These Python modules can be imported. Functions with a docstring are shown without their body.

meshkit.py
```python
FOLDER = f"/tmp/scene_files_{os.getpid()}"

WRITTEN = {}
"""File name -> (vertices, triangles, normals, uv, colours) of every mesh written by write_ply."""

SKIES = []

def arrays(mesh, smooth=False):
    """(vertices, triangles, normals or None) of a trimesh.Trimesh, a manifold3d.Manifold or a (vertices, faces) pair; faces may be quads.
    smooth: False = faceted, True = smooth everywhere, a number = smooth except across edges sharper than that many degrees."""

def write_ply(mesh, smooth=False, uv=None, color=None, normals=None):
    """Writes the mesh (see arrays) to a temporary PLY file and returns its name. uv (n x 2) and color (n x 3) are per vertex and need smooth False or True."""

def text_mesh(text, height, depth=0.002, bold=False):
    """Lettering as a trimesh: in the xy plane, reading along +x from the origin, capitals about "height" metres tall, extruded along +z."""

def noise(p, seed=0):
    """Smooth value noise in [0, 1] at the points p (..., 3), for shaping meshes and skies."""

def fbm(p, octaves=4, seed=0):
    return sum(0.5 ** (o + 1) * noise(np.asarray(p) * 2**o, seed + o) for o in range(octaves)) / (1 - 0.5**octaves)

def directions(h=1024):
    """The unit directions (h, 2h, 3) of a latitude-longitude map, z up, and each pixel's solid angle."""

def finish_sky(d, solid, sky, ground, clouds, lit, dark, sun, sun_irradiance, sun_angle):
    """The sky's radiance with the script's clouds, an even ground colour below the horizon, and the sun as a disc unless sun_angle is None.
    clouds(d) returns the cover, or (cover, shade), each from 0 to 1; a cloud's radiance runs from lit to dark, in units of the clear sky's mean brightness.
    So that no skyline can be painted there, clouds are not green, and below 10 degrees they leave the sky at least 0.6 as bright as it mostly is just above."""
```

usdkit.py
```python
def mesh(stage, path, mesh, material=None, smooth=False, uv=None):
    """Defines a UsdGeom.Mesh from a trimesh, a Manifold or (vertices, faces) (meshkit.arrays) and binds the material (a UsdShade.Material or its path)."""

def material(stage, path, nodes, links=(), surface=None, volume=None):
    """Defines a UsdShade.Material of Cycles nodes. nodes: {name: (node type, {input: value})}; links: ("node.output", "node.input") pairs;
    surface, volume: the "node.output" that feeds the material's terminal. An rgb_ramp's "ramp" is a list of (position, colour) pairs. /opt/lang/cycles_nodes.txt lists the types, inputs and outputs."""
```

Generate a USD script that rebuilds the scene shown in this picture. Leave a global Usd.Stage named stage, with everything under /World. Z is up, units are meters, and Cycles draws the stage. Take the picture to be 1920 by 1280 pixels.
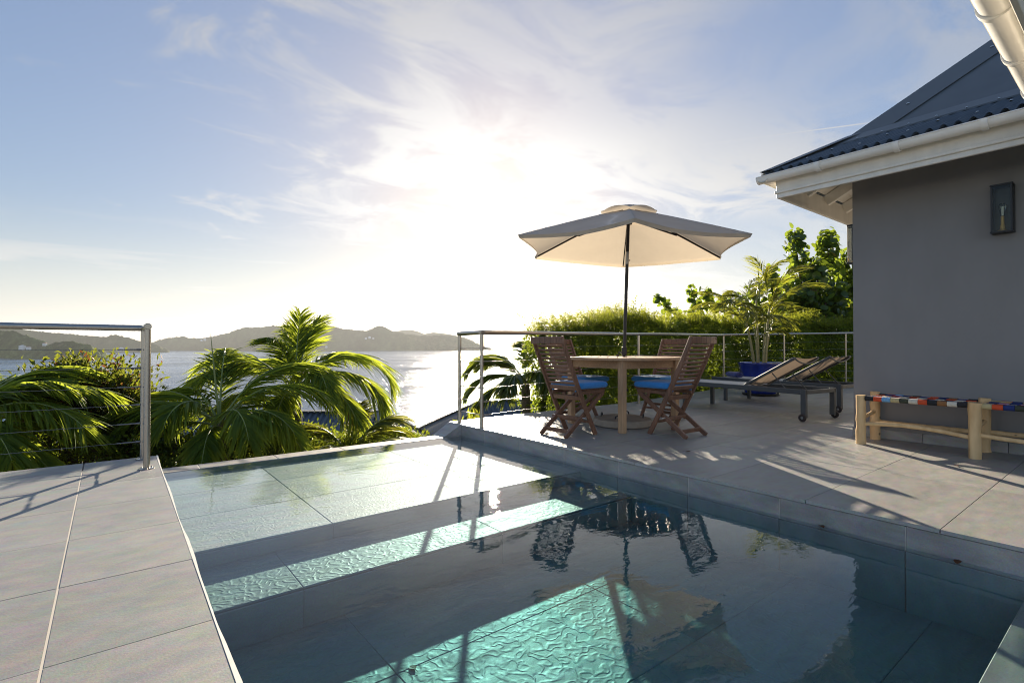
import math, random
import numpy as np, trimesh
from pxr import Usd, UsdGeom, UsdLux, UsdShade, Sdf, Gf, Vt
import usdkit, meshkit

stage = Usd.Stage.CreateInMemory()
UsdGeom.SetStageUpAxis(stage, 'Z'); UsdGeom.SetStageMetersPerUnit(stage, 1.0)
UsdGeom.Xform.Define(stage, '/World'); UsdGeom.Scope.Define(stage, '/World/Looks')
rng = np.random.default_rng(7); random.seed(7)

# ------------------------------------------------------------------ camera, sky, sun, exposure
CAM_H, YAW = 0.9, 38.2
EXPOSURE = 1.5
SKY_STRENGTH = 0.070
SUN_INTENSITY = 1.2
SUN = np.array([0.566, 0.776, 0.280]); SUN /= np.linalg.norm(SUN)
SUN_ELEV, SUN_ROT = math.asin(SUN[2]), math.atan2(SUN[0], SUN[1])
HAZE = 0.000045

cam = UsdGeom.Camera.Define(stage, '/World/camera')
cam.CreateHorizontalApertureAttr(36.0); cam.CreateVerticalApertureAttr(24.0)
cam.CreateFocalLengthAttr(962.0 / 1920 * 36); cam.CreateClippingRangeAttr((0.05, 100000.0))
cam.CreateExposureAttr(EXPOSURE)
cam.AddTranslateOp().Set((0, 0, CAM_H)); cam.AddRotateZOp().Set(-YAW); cam.AddRotateXOp().Set(90 + math.degrees(math.atan(10 / 962)))

sun = UsdLux.DistantLight.Define(stage, '/World/sun')
sun.CreateIntensityAttr(SUN_INTENSITY); sun.CreateAngleAttr(0.53); sun.CreateNormalizeAttr(True); sun.CreateColorAttr((1.0, 0.87, 0.68))
sun.AddRotateZOp().Set(-math.degrees(SUN_ROT)); sun.AddRotateXOp().Set(-(90 - math.degrees(SUN_ELEV)))   # -z points away from the sun


def mat(name, nodes, links=(), surface=None, volume=None):
    return usdkit.material(stage, '/World/Looks/' + name, nodes, links, surface=surface, volume=volume)


sky_mat = mat('sky_look', {
    'sky': ('sky_texture', dict(sky_type='single_scattering', sun_disc=False, sun_elevation=SUN_ELEV, sun_rotation=SUN_ROT, altitude=20.0, air_density=1.0, aerosol_density=0.6, ozone_density=1.3)),
    'lum': ('rgb_to_bw', {}), 'lp': ('math', dict(math_type='power', value2=-0.40)), 'lc': ('combine_color', {}), 'sm': ('mix_color', dict(blend_type='multiply', fac=1.0, use_clamp=False)), 'tint': ('mix_color', dict(blend_type='multiply', fac=1.0, b=(0.97, 0.955, 1.02), use_clamp=False)),   # sky brightness compressed to tame the sun glow, then tinted
    'tc': ('texture_coordinate', {}), 'sep': ('separate_xyz', {}),
    # cirrus: the direction projected on a high flat layer
    'zb': ('math', dict(math_type='add', value2=0.13)), 'zm': ('math', dict(math_type='maximum', value2=0.05)),
    'px': ('math', dict(math_type='divide')), 'py': ('math', dict(math_type='divide')), 'pv': ('combine_xyz', {}),
    'map': ('mapping', dict(mapping_type='point', location=(5.3, 2.2, 0.0), rotation=(0, 0, 0.75), scale=(1.0, 1.55, 1.0))),
    'n1': ('noise_texture', dict(scale=2.3, detail=10.0, roughness=0.60, distortion=0.7)),
    'n2': ('noise_texture', dict(scale=0.55, detail=2.0)),
    'r1': ('map_range', dict(range_type='smoothstep', from_min=0.48, from_max=0.70, to_min=0.0, to_max=1.0)),
    'r2': ('map_range', dict(range_type='smoothstep', from_min=0.36, from_max=0.58, to_min=0.12, to_max=1.0)),
    'mm': ('math', dict(math_type='multiply')), 'nrm': ('vector_math', dict(math_type='normalize')),
    'cd': ('vector_math', dict(math_type='dot_product', vector2=(0.75506, 0.44737, 0.47932))), 'cb': ('map_range', dict(range_type='smoothstep', from_min=0.42, from_max=0.98, to_min=-0.17, to_max=0.14)), 'n1b': ('math', dict(math_type='add')),
    'td': ('vector_math', dict(math_type='dot_product', vector2=(0.29766, 0.17824, -0.93789))), 'ta': ('math', dict(math_type='absolute')), 'tw': ('map_range', dict(range_type='smoothstep', from_min=0.0016, from_max=0.0003, to_min=0.0, to_max=0.8)),
    'tm': ('vector_math', dict(math_type='dot_product', vector2=(0.82887, 0.43920, 0.34652))), 'tg': ('map_range', dict(range_type='smoothstep', from_min=0.97899, from_max=0.98699, to_min=0.0, to_max=1.0)), 'tt': ('math', dict(math_type='multiply')), 'cov3': ('math', dict(math_type='maximum')),
    # low streaks near the horizon
    'az': ('math', dict(math_type='arctan2')), 'azs': ('math', dict(math_type='multiply', value2=2.6)), 'els': ('math', dict(math_type='multiply', value2=34.0)), 'bv': ('combine_xyz', dict(z=4.3)),
    'n3': ('noise_texture', dict(scale=1.0, detail=7.0, roughness=0.55, distortion=0.5)),
    'r3': ('map_range', dict(range_type='smoothstep', from_min=0.47, from_max=0.68, to_min=0.0, to_max=0.9)),
    'vl': ('map_range', dict(range_type='smoothstep', from_min=0.24, from_max=0.01, to_min=0.0, to_max=0.72)), 'covv': ('math', dict(math_type='maximum')), 'lo': ('map_range', dict(range_type='smoothstep', from_min=0.24, from_max=0.09, to_min=0.0, to_max=1.0)),
    'm3': ('math', dict(math_type='multiply')),
    'cov': ('math', dict(math_type='maximum')),
    'pos': ('map_range', dict(range_type='smoothstep', from_min=0.0, from_max=0.02, to_min=0.0, to_max=1.0)), 'cov2': ('math', dict(math_type='multiply')),
    'bw': ('rgb_to_bw', {}), 'b1': ('math', dict(math_type='multiply_add', value2=1.18, value3=0.70)),
    'cc': ('combine_color', {}), 'ct': ('mix_color', dict(blend_type='multiply', fac=1.0, b=(1.0, 0.985, 0.96))),
    'cf': ('math', dict(math_type='multiply', value2=0.85)),
    'mix': ('mix_color', dict(blend_type='mix', use_clamp=False)),
    'bg': ('background_shader', dict(strength=SKY_STRENGTH)),
}, [('tc.generated', 'sep.vector'), ('sep.z', 'zb.value1'), ('zb.value', 'zm.value1'), ('sep.x', 'px.value1'), ('zm.value', 'px.value2'), ('sep.y', 'py.value1'), ('zm.value', 'py.value2'),
    ('px.value', 'pv.x'), ('py.value', 'pv.y'), ('pv.vector', 'map.vector'), ('map.vector', 'n1.vector'), ('pv.vector', 'n2.vector'),
    ('tc.generated', 'nrm.vector1'), ('nrm.vector', 'cd.vector1'), ('cd.value', 'cb.value'), ('n1.fac', 'n1b.value1'), ('cb.result', 'n1b.value2'), ('n1b.value', 'r1.value'), ('nrm.vector', 'td.vector1'), ('td.value', 'ta.value1'), ('ta.value', 'tw.value'), ('nrm.vector', 'tm.vector1'), ('tm.value', 'tg.value'), ('tw.result', 'tt.value1'), ('tg.result', 'tt.value2'), ('n2.fac', 'r2.value'), ('r1.result', 'mm.value1'), ('r2.result', 'mm.value2'),
    ('sep.x', 'az.value1'), ('sep.y', 'az.value2'), ('az.value', 'azs.value1'), ('sep.z', 'els.value1'), ('azs.value', 'bv.x'), ('els.value', 'bv.y'), ('bv.vector', 'n3.vector'),
    ('n3.fac', 'r3.value'), ('sep.z', 'lo.value'), ('r3.result', 'm3.value1'), ('lo.result', 'm3.value2'),
    ('mm.value', 'cov.value1'), ('m3.value', 'cov.value2'), ('sep.z', 'pos.value'), ('sep.z', 'vl.value'), ('cov.value', 'covv.value1'), ('vl.result', 'covv.value2'), ('covv.value', 'cov3.value1'), ('tt.value', 'cov3.value2'), ('cov3.value', 'cov2.value1'), ('pos.result', 'cov2.value2'), ('cov2.value', 'cf.value1'),
    ('sky.color', 'lum.color'), ('lum.val', 'lp.value1'), ('lp.value', 'lc.r'), ('lp.value', 'lc.g'), ('lp.value', 'lc.b'), ('sky.color', 'sm.a'), ('lc.color', 'sm.b'), ('sm.result', 'tint.a'), ('tint.result', 'bw.color'), ('bw.val', 'b1.value1'), ('b1.value', 'cc.r'), ('b1.value', 'cc.g'), ('b1.value', 'cc.b'), ('cc.color', 'ct.a'),
    ('tint.result', 'mix.a'), ('ct.result', 'mix.b'), ('cf.value', 'mix.fac'), ('mix.result', 'bg.color')], surface='bg.background')
dome = UsdLux.DomeLight.Define(stage, '/World/sky')
UsdShade.MaterialBindingAPI.Apply(dome.GetPrim()).Bind(sky_mat)
dome.GetPrim().SetCustomDataByKey('kind', 'structure')

# ------------------------------------------------------------------ helpers
used = {}


def path_for(name, parent):
    base = (parent.GetPath() if parent is not None else Sdf.Path('/World')).pathString + '/' + name
    n = used.get(base, -1) + 1
    used[base] = n
    return base if n == 0 else f'{base}_{n:03d}'


def tag(p, label=None, cat=None, group=None, kind=None):
    p = p.GetPrim() if hasattr(p, 'GetPrim') else p
    for k, v in (('label', label), ('category', cat), ('group', group), ('kind', kind)):
        if v: p.SetCustomDataByKey(k, v)
    return p


def thing(name, label=None, cat=None, loc=(0, 0, 0), rotz=0.0, group=None, kind=None):
    x = UsdGeom.Xform.Define(stage, path_for(name, None))
    x.AddTranslateOp().Set(tuple(map(float, loc))); x.AddRotateZOp().Set(float(rotz))
    return tag(x, label, cat, group, kind)


def obj(name, m, material, parent=None, smooth=False, **kw):
    p = usdkit.mesh(stage, path_for(name, parent), m, material, smooth).GetPrim()
    return tag(p, kw.get('label'), kw.get('cat'), kw.get('group'), kw.get('kind'))


def dup(src, loc, rotz, label, cat, group=None):
    """a copy of a thing, with its parts, under the next number"""
    name = src.GetName()
    x = UsdGeom.Xform.Define(stage, path_for(name, None)).GetPrim()
    x.GetReferences().AddInternalReference(src.GetPath()); x.SetInstanceable(True)
    x.GetAttribute('xformOp:translate').Set(Gf.Vec3d(*map(float, loc))); x.GetAttribute('xformOp:rotateZ').Set(float(rotz))
    return tag(x, label, cat, group)


class MB:
    """collects pieces that become one mesh"""
    def __init__(s): s.v, s.f, s.n = [], [], 0
    def add(s, m):
        v, f = (m.vertices, m.faces) if hasattr(m, 'vertices') else m
        v, f = np.asarray(v, float), np.asarray(f, int)
        if f.shape[1] == 4: f = np.vstack([f[:, [0, 1, 2]], f[:, [0, 2, 3]]])
        s.v.append(v); s.f.append(f + s.n); s.n += len(v); return s
    def mesh(s): return np.vstack(s.v), np.vstack(s.f)


def cbox(x0, x1, y0, y1, z0, z1, c=0.0):
    if c <= 0:
        m = trimesh.creation.box([x1 - x0, y1 - y0, z1 - z0]); m.apply_translation([(x0 + x1) / 2, (y0 + y1) / 2, (z0 + z1) / 2]); return m
    pts = []
    for sx in (0, 1):
        for sy in (0, 1):
            for sz in (0, 1):
                p = np.array([(x0, x1)[sx], (y0, y1)[sy], (z0, z1)[sz]], float); d = np.array([c if not s else -c for s in (sx, sy, sz)])
                for k in range(3):
                    q = p + d; q[k] = p[k]; pts.append(q)
    return trimesh.convex.convex_hull(np.array(pts))


def frame(d, up=(0, 0, 1)):
    d = np.asarray(d, float) / np.linalg.norm(d); up = np.asarray(up, float)
    s = np.cross(up, d)
    if np.linalg.norm(s) < 1e-6: s = np.cross([1.0, 0, 0], d)
    s /= np.linalg.norm(s); u = np.cross(d, s)
    return d, s, u


def beam(p, q, w, h, c=0.004, up=(0, 0, 1), ext=0.0):
    """bar from p to q: w across, h along 'up'"""
    p, q = np.asarray(p, float), np.asarray(q, float); d, s, u = frame(q - p, up); L = np.linalg.norm(q - p)
    m = cbox(-ext, L + ext, -w / 2, w / 2, -h / 2, h / 2, c)
    M = np.eye(4); M[:3, 0], M[:3, 1], M[:3, 2], M[:3, 3] = d, s, u, p
    m.apply_transform(M); return m


def tube(pts, rad, sides=10, cap=True):
    p = np.asarray(pts, float); r = np.broadcast_to(np.asarray(rad, float), (len(p),))
    t = np.gradient(p, axis=0); t /= np.linalg.norm(t, axis=1, keepdims=True) + 1e-12
    a = np.cross(t[0], [0, 0, 1.0])
    if np.linalg.norm(a) < 1e-3: a = np.cross(t[0], [1.0, 0, 0])
    A = []
    for k in range(len(p)):
        a = a - t[k] * (a @ t[k]); a = a / np.linalg.norm(a); A.append(a)
    A = np.array(A); B = np.cross(t, A); ang = np.arange(sides) * 2 * np.pi / sides
    v = p[:, None] + r[:, None, None] * (np.cos(ang)[None, :, None] * A[:, None] + np.sin(ang)[None, :, None] * B[:, None])
    v = v.reshape(-1, 3); f = []
    i, j = np.meshgrid(np.arange(len(p) - 1), np.arange(sides), indexing='ij')
    q = np.stack([i * sides + j, i * sides + (j + 1) % sides, (i + 1) * sides + (j + 1) % sides, (i + 1) * sides + j], -1).reshape(-1, 4)
    f = np.vstack([q[:, [0, 1, 2]], q[:, [0, 2, 3]]])
    if cap:
        n = len(v); v = np.vstack([v, p[0], p[-1]]); k = np.arange(sides); e = (len(p) - 1) * sides
        f = np.vstack([f, np.stack([np.full(sides, n), (k + 1) % sides, k], 1), np.stack([np.full(sides, n + 1), e + k, e + (k + 1) % sides], 1)])
    return v, f


def lathe(profile, sides=32, center=(0, 0, 0)):
    m = trimesh.creation.revolve(np.asarray(profile, float), sections=sides); m.apply_translation(center); return m


def grid(P):
    """(n, m, 3) points -> quads"""
    n, m = P.shape[:2]; i, j = np.meshgrid(np.arange(n - 1), np.arange(m - 1), indexing='ij'); a = i * m + j
    q = np.stack([a, a + m, a + m + 1, a + 1], -1).reshape(-1, 4)
    return P.reshape(-1, 3), np.vstack([q[:, [0, 1, 2]], q[:, [0, 2, 3]]])


def prism(poly, z0, z1):
    from shapely.geometry import Polygon
    m = trimesh.creation.extrude_polygon(Polygon(poly), z1 - z0, engine='earcut'); m.apply_translation([0, 0, z0]); return m


def at(px, py, dep):
    """point seen in direction of pixel (1920 wide) at horizontal depth dep: used to lay out far hills"""
    a = math.radians(YAW); fw = np.array([math.sin(a), math.cos(a)]); rt = np.array([math.cos(a), -math.sin(a)])
    xy = fw * dep + rt * dep * (px - 960) / 962.0
    return np.array([xy[0], xy[1], CAM_H + (650 - py) / 962.0 * dep])


# ------------------------------------------------------------------ materials
def principled(name, col, rough=0.5, metallic=0.0, spec=0.5, noise=0.0, nscale=8.0, bump=0.0, bscale=60.0, rand=0.0, stretch=(1, 1, 1), col2=None, detail=5.0, **kw):
    nodes = {'p': ('principled_bsdf', dict(base_color=col, roughness=rough, metallic=metallic, specular_ior_level=spec, **kw)), 'tc': ('geometry', {})}
    links = []
    if noise or bump:
        nodes['mp'] = ('mapping', dict(mapping_type='point', scale=stretch)); links += [('tc.position', 'mp.vector')]
    src = None
    if noise:
        nodes['n'] = ('noise_texture', dict(scale=nscale, detail=detail, roughness=0.6)); links += [('mp.vector', 'n.vector')]
        c = np.array(col); c2 = np.array(col2) if col2 is not None else c
        lo = np.clip(c * (1 - noise), 0, 1); hi = np.clip(c2 * (1 + noise), 0, 1)
        nodes['r'] = ('rgb_ramp', dict(ramp=[(0.28, tuple(lo)), (0.72, tuple(hi))])); links += [('n.fac', 'r.fac')]
        src = 'r.color'
    if rand:
        nodes['oi'] = ('object_info', {}); nodes['rr'] = ('map_range', dict(from_min=0, from_max=1, to_min=1 - rand, to_max=1 + rand)); links += [('oi.random', 'rr.value')]
        nodes['h'] = ('hsv', dict(color=col)); links += [('rr.result', 'h.value')]
        if src: links += [(src, 'h.color')]
        src = 'h.color'
    if src: links += [(src, 'p.base_color')]
    if bump:
        nodes['bn'] = ('noise_texture', dict(scale=bscale, detail=4.0)); nodes['b'] = ('bump', dict(strength=bump, distance=0.004))
        links += [('mp.vector', 'bn.vector'), ('bn.fac', 'b.height'), ('b.normal', 'p.normal')]
    return mat(name, nodes, links, surface='p.BSDF')


def stone(name, col, rough=0.5, rand=0.07, stretch=(0.6, 2.6, 1.0), contrast=0.22, relief=0.0, rscale=12.0):
    """large format porcelain tile: cloudy, streaked along its length, faint grain"""
    c = np.array(col)
    extra, last = [], 'b.normal'
    rn = {}
    if relief:                                                              # added ridges imitating the caustic light net, wandering between shallow cells
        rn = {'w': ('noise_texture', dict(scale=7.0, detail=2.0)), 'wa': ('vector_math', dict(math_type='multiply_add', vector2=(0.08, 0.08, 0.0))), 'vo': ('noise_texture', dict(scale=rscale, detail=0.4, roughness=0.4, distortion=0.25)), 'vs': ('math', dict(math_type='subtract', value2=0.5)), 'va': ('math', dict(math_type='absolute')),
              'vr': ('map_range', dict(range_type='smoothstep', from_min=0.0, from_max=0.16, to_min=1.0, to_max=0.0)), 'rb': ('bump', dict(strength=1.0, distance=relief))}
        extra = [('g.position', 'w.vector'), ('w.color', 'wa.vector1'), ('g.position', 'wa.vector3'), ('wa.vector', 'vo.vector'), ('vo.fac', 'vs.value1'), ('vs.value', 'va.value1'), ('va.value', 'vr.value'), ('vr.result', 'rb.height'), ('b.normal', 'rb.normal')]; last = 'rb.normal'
    return mat(name, {**rn,
        'g': ('geometry', {}), 'oi': ('object_info', {}), 'off': ('vector_math', dict(math_type='scale')), 'ofs': ('combine_xyz', dict(x=37.0, y=11.0, z=5.0)), 'ad': ('vector_math', dict(math_type='add')),
        'mp': ('mapping', dict(mapping_type='point', scale=stretch)),
        'n': ('noise_texture', dict(scale=2.2, detail=8.0, roughness=0.62, distortion=0.6)), 'n2': ('noise_texture', dict(scale=140.0, detail=3.0)), 'n3': ('noise_texture', dict(scale=9.0, detail=6.0, roughness=0.7)),
        'r': ('rgb_ramp', dict(ramp=[(0.3, tuple(c * (1 - contrast))), (0.5, tuple(c)), (0.75, tuple(c * (1 + contrast)))])),
        'm': ('mix_color', dict(blend_type='overlay', fac=0.35)), 'm2': ('mix_color', dict(blend_type='overlay', fac=0.30)),
        'rr': ('map_range', dict(from_min=0, from_max=1, to_min=1 - rand, to_max=1 + rand)), 'h': ('hsv', {}),
        'rv': ('map_range', dict(from_min=0.3, from_max=0.7, to_min=rough - 0.08, to_max=rough + 0.10)),
        'b': ('bump', dict(strength=0.25, distance=0.002)), 'p': ('principled_bsdf', dict(specular_ior_level=0.5)),
    }, [('oi.random', 'off.scale'), ('ofs.vector', 'off.vector1'), ('g.position', 'ad.vector1'), ('off.vector', 'ad.vector2'), ('ad.vector', 'mp.vector'), ('mp.vector', 'n.vector'), ('mp.vector', 'n3.vector'), ('g.position', 'n2.vector'),
        ('n.fac', 'r.fac'), ('r.color', 'm.a'), ('n2.color', 'm.b'), ('m.result', 'm2.a'), ('n3.color', 'm2.b'),
        ('oi.random', 'rr.value'), ('rr.result', 'h.value'), ('m2.result', 'h.color'), ('h.color', 'p.base_color'), ('n3.fac', 'rv.value'), ('rv.result', 'p.roughness'), ('n2.fac', 'b.height'), (last, 'p.normal')] + extra, surface='p.BSDF')


def wood(name, col, dark=0.55, rough=0.5, axis='x', scale=1.0):
    st = {'x': (2.5, 38, 38), 'y': (38, 2.5, 38), 'z': (38, 38, 2.5)}[axis]; c = np.array(col)
    return mat(name, {'t': ('texture_coordinate', {}), 'mp': ('mapping', dict(mapping_type='point', scale=tuple(np.array(st) * scale))), 'n': ('noise_texture', dict(scale=1.6, detail=6.0, roughness=0.6, distortion=0.8)),
                      'n2': ('noise_texture', dict(scale=3.0, detail=3.0)), 'r': ('rgb_ramp', dict(ramp=[(0.3, tuple(c * dark)), (0.7, tuple(c * 1.15))])), 'r2': ('rgb_ramp', dict(ramp=[(0.3, (0.75, 0.75, 0.75)), (0.7, (1.1, 1.08, 1.05))])),
                      'mu': ('mix_color', dict(blend_type='multiply', fac=1.0)), 'b': ('bump', dict(strength=0.3, distance=0.002)), 'p': ('principled_bsdf', dict(roughness=rough))},
               [('t.object', 'mp.vector'), ('mp.vector', 'n.vector'), ('t.object', 'n2.vector'), ('n.fac', 'r.fac'), ('n2.fac', 'r2.fac'), ('r.color', 'mu.a'), ('r2.color', 'mu.b'), ('mu.result', 'p.base_color'), ('n.fac', 'b.height'), ('b.normal', 'p.normal')], surface='p.BSDF')


def leaf(name, c1, c2, trans=0.45, tcol=None, rough=0.4, gloss=0.5, c3=None, single=False):
    """leaves: each island its own tone between c1 and c2 (and a few c3), light passes through them"""
    tc = tcol or tuple(np.clip(np.array(c2) * np.array([1.6, 1.5, 0.6]), 0, 1))
    ramp = [(0.0, c1), (0.75, c2), (0.93, c2), (1.0, c3 or c2)]
    t1 = tuple(np.clip(np.array(tc) * 0.75, 0, 1))
    rnd = 'g.random' if single else 'g.random_per_island'
    return mat(name, {'g': ('object_info' if single else 'geometry', {}), 'r': ('rgb_ramp', dict(ramp=ramp)), 'rt': ('rgb_ramp', dict(ramp=[(0.0, t1), (0.93, tc), (1.0, tuple(np.array(c3) * 2.0) if c3 else tc)])),
                      'p': ('principled_bsdf', dict(roughness=rough, specular_ior_level=gloss)), 't': ('translucent_bsdf', {}), 'm': ('mix_closure', dict(fac=trans))},
               [(rnd, 'r.fac'), (rnd, 'rt.fac'), ('r.color', 'p.base_color'), ('rt.color', 't.color'), ('p.BSDF', 'm.closure1'), ('t.BSDF', 'm.closure2')], surface='m.closure')


M = {}
M['deck'] = stone('deck_stone', (0.310, 0.300, 0.276), rough=0.44, rand=0.08, stretch=(0.9, 2.0, 1.0), contrast=0.13)
M['deck_left'] = stone('deck_stone_left', (0.252, 0.250, 0.236), rough=0.5, rand=0.07, stretch=(0.9, 1.8, 1.0), contrast=0.13)
M['curb'] = stone('curb_stone', (0.265, 0.252, 0.232), rough=0.5, stretch=(3.0, 1.2, 3.0), rand=0.10, contrast=0.3)
M['pool_wall'] = stone('pool_wall_stone', (0.16, 0.175, 0.168), rough=0.5, stretch=(0.8, 2.4, 1.6), rand=0.09, contrast=0.25)
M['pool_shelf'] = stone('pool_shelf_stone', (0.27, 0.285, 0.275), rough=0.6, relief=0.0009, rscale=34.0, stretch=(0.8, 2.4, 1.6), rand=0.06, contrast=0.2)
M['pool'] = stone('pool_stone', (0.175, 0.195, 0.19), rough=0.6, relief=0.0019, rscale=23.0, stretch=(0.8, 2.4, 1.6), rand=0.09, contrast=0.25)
M['grout'] = principled('grout', (0.52, 0.47, 0.40), 0.8)
M['grout_dark'] = principled('dark_grout', (0.10, 0.095, 0.09), 0.85)
M['edge_trim'] = principled('edge_trim', (0.74, 0.70, 0.62), 0.4, noise=0.1, nscale=20)  # pale tone stands in for the tile edge catching bright sky
M['grout_pool'] = principled('pool_grout', (0.15, 0.155, 0.15), 0.85)
M['concrete'] = principled('concrete', (0.26, 0.25, 0.235), 0.8, noise=0.2, nscale=5)
M['steel'] = principled('brushed_steel', (0.46, 0.42, 0.37), 0.22, metallic=1.0, noise=0.06, nscale=30, bump=0.05, bscale=200, stretch=(1, 1, 0.1))
M['wire'] = principled('steel_wire', (0.22, 0.21, 0.20), 0.4, metallic=1.0)
M['wall'] = principled('grey_render', (0.212, 0.202, 0.196), 0.75, noise=0.09, nscale=2.2, stretch=(1, 1, 0.45), bump=0.4, bscale=70, detail=9.0)
M['white'] = principled('white_paint', (0.80, 0.75, 0.66), 0.45, noise=0.07, nscale=9, stretch=(1, 1, 0.12), detail=8.0)
M['gutter'] = principled('white_gutter_plastic', (0.84, 0.81, 0.75), 0.3, noise=0.04, nscale=9)
M['roof'] = principled('roof_sheet', (0.045, 0.058, 0.072), 0.42, noise=0.12, nscale=6)
M['roof_flat'] = principled('roof_flashing', (0.062, 0.070, 0.074), 0.45, noise=0.10, nscale=4)
M['roof_far'] = principled('far_roof_sheet', (0.040, 0.055, 0.070), 0.45, noise=0.12, nscale=2)
M['bolt'] = principled('roof_bolt', (0.6, 0.6, 0.58), 0.35, metallic=0.8)
M['chairwood'] = wood('chair_wood', (0.19, 0.090, 0.052), dark=0.55, rough=0.42, axis='z')
M['teak'] = wood('teak', (0.44, 0.27, 0.15), dark=0.72, rough=0.5, axis='x')
M['teakleg'] = wood('teak_upright', (0.44, 0.27, 0.15), dark=0.72, rough=0.5, axis='z')
M['cushion'] = principled('blue_canvas', (0.014, 0.17, 0.44), 0.85, noise=0.12, nscale=30, bump=0.3, bscale=500, sheen_weight=0.25)
M['canopy'] = mat('canopy_cloth', {'g': ('geometry', {}), 'n': ('noise_texture', dict(scale=5.0, detail=5.0)), 'r': ('rgb_ramp', dict(ramp=[(0.3, (0.68, 0.62, 0.54)), (0.7, (0.76, 0.70, 0.62))])), 'w': ('noise_texture', dict(scale=11.0, detail=3.0)), 'b': ('bump', dict(strength=0.35, distance=0.02)),
                   'd': ('principled_bsdf', dict(roughness=0.9, specular_ior_level=0.15)), 't': ('translucent_bsdf', dict(color=(0.60, 0.51, 0.39))), 'm': ('mix_closure', dict(fac=0.42))},
                  [('g.position', 'n.vector'), ('g.position', 'w.vector'), ('w.fac', 'b.height'), ('n.fac', 'r.fac'), ('r.color', 'd.base_color'), ('b.normal', 'd.normal'), ('d.BSDF', 'm.closure1'), ('t.BSDF', 'm.closure2')], surface='m.closure')
M['pole'] = principled('dark_pole', (0.028, 0.024, 0.022), 0.35, metallic=0.3)
M['chrome'] = principled('tilt_joint_metal', (0.5, 0.48, 0.45), 0.25, metallic=1.0)
M['base'] = principled('base_concrete', (0.30, 0.24, 0.18), 0.8, noise=0.15, nscale=15, bump=0.3, bscale=80)
M['black'] = principled('black_plastic', (0.012, 0.012, 0.013), 0.35)
M['anthracite'] = principled('anthracite_metal', (0.055, 0.06, 0.065), 0.42, noise=0.05, nscale=20)
M['sling'] = mat('sling_mesh', {'g': ('geometry', {}), 'd': ('principled_bsdf', dict(base_color=(0.13, 0.12, 0.11), roughness=0.75)), 't': ('translucent_bsdf', dict(color=(0.26, 0.20, 0.15))), 'm': ('mix_closure', dict(fac=0.26))}, [('d.BSDF', 'm.closure1'), ('t.BSDF', 'm.closure2')], surface='m.closure')
M['sling_seat'] = principled('sling_seat_sheen', (0.42, 0.42, 0.43), 0.42)  # lighter than the sling back: sun and sky sheen painted into the colour
M['tyre'] = principled('tyre_rubber', (0.02, 0.013, 0.012), 0.6)
M['rim'] = principled('wheel_hub', (0.35, 0.35, 0.35), 0.35, metallic=0.6)
M['towel'] = principled('navy_towel', (0.012, 0.025, 0.16), 0.95, noise=0.25, nscale=60, bump=0.8, bscale=260, sheen_weight=0.4)
M['pot'] = mat('blue_glaze', {'g': ('geometry', {}), 'mp': ('mapping', dict(mapping_type='point', scale=(1, 1, 0.25))), 'n': ('noise_texture', dict(scale=9.0, detail=5.0)), 'r': ('rgb_ramp', dict(ramp=[(0.3, (0.006, 0.014, 0.10)), (0.7, (0.014, 0.035, 0.26))])), 'p': ('principled_bsdf', dict(roughness=0.12, coat_weight=0.5))},
               [('g.position', 'mp.vector'), ('mp.vector', 'n.vector'), ('n.fac', 'r.fac'), ('r.color', 'p.base_color')], surface='p.BSDF')
M['soil'] = principled('soil', (0.05, 0.035, 0.024), 0.95, noise=0.3, nscale=20)
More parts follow.
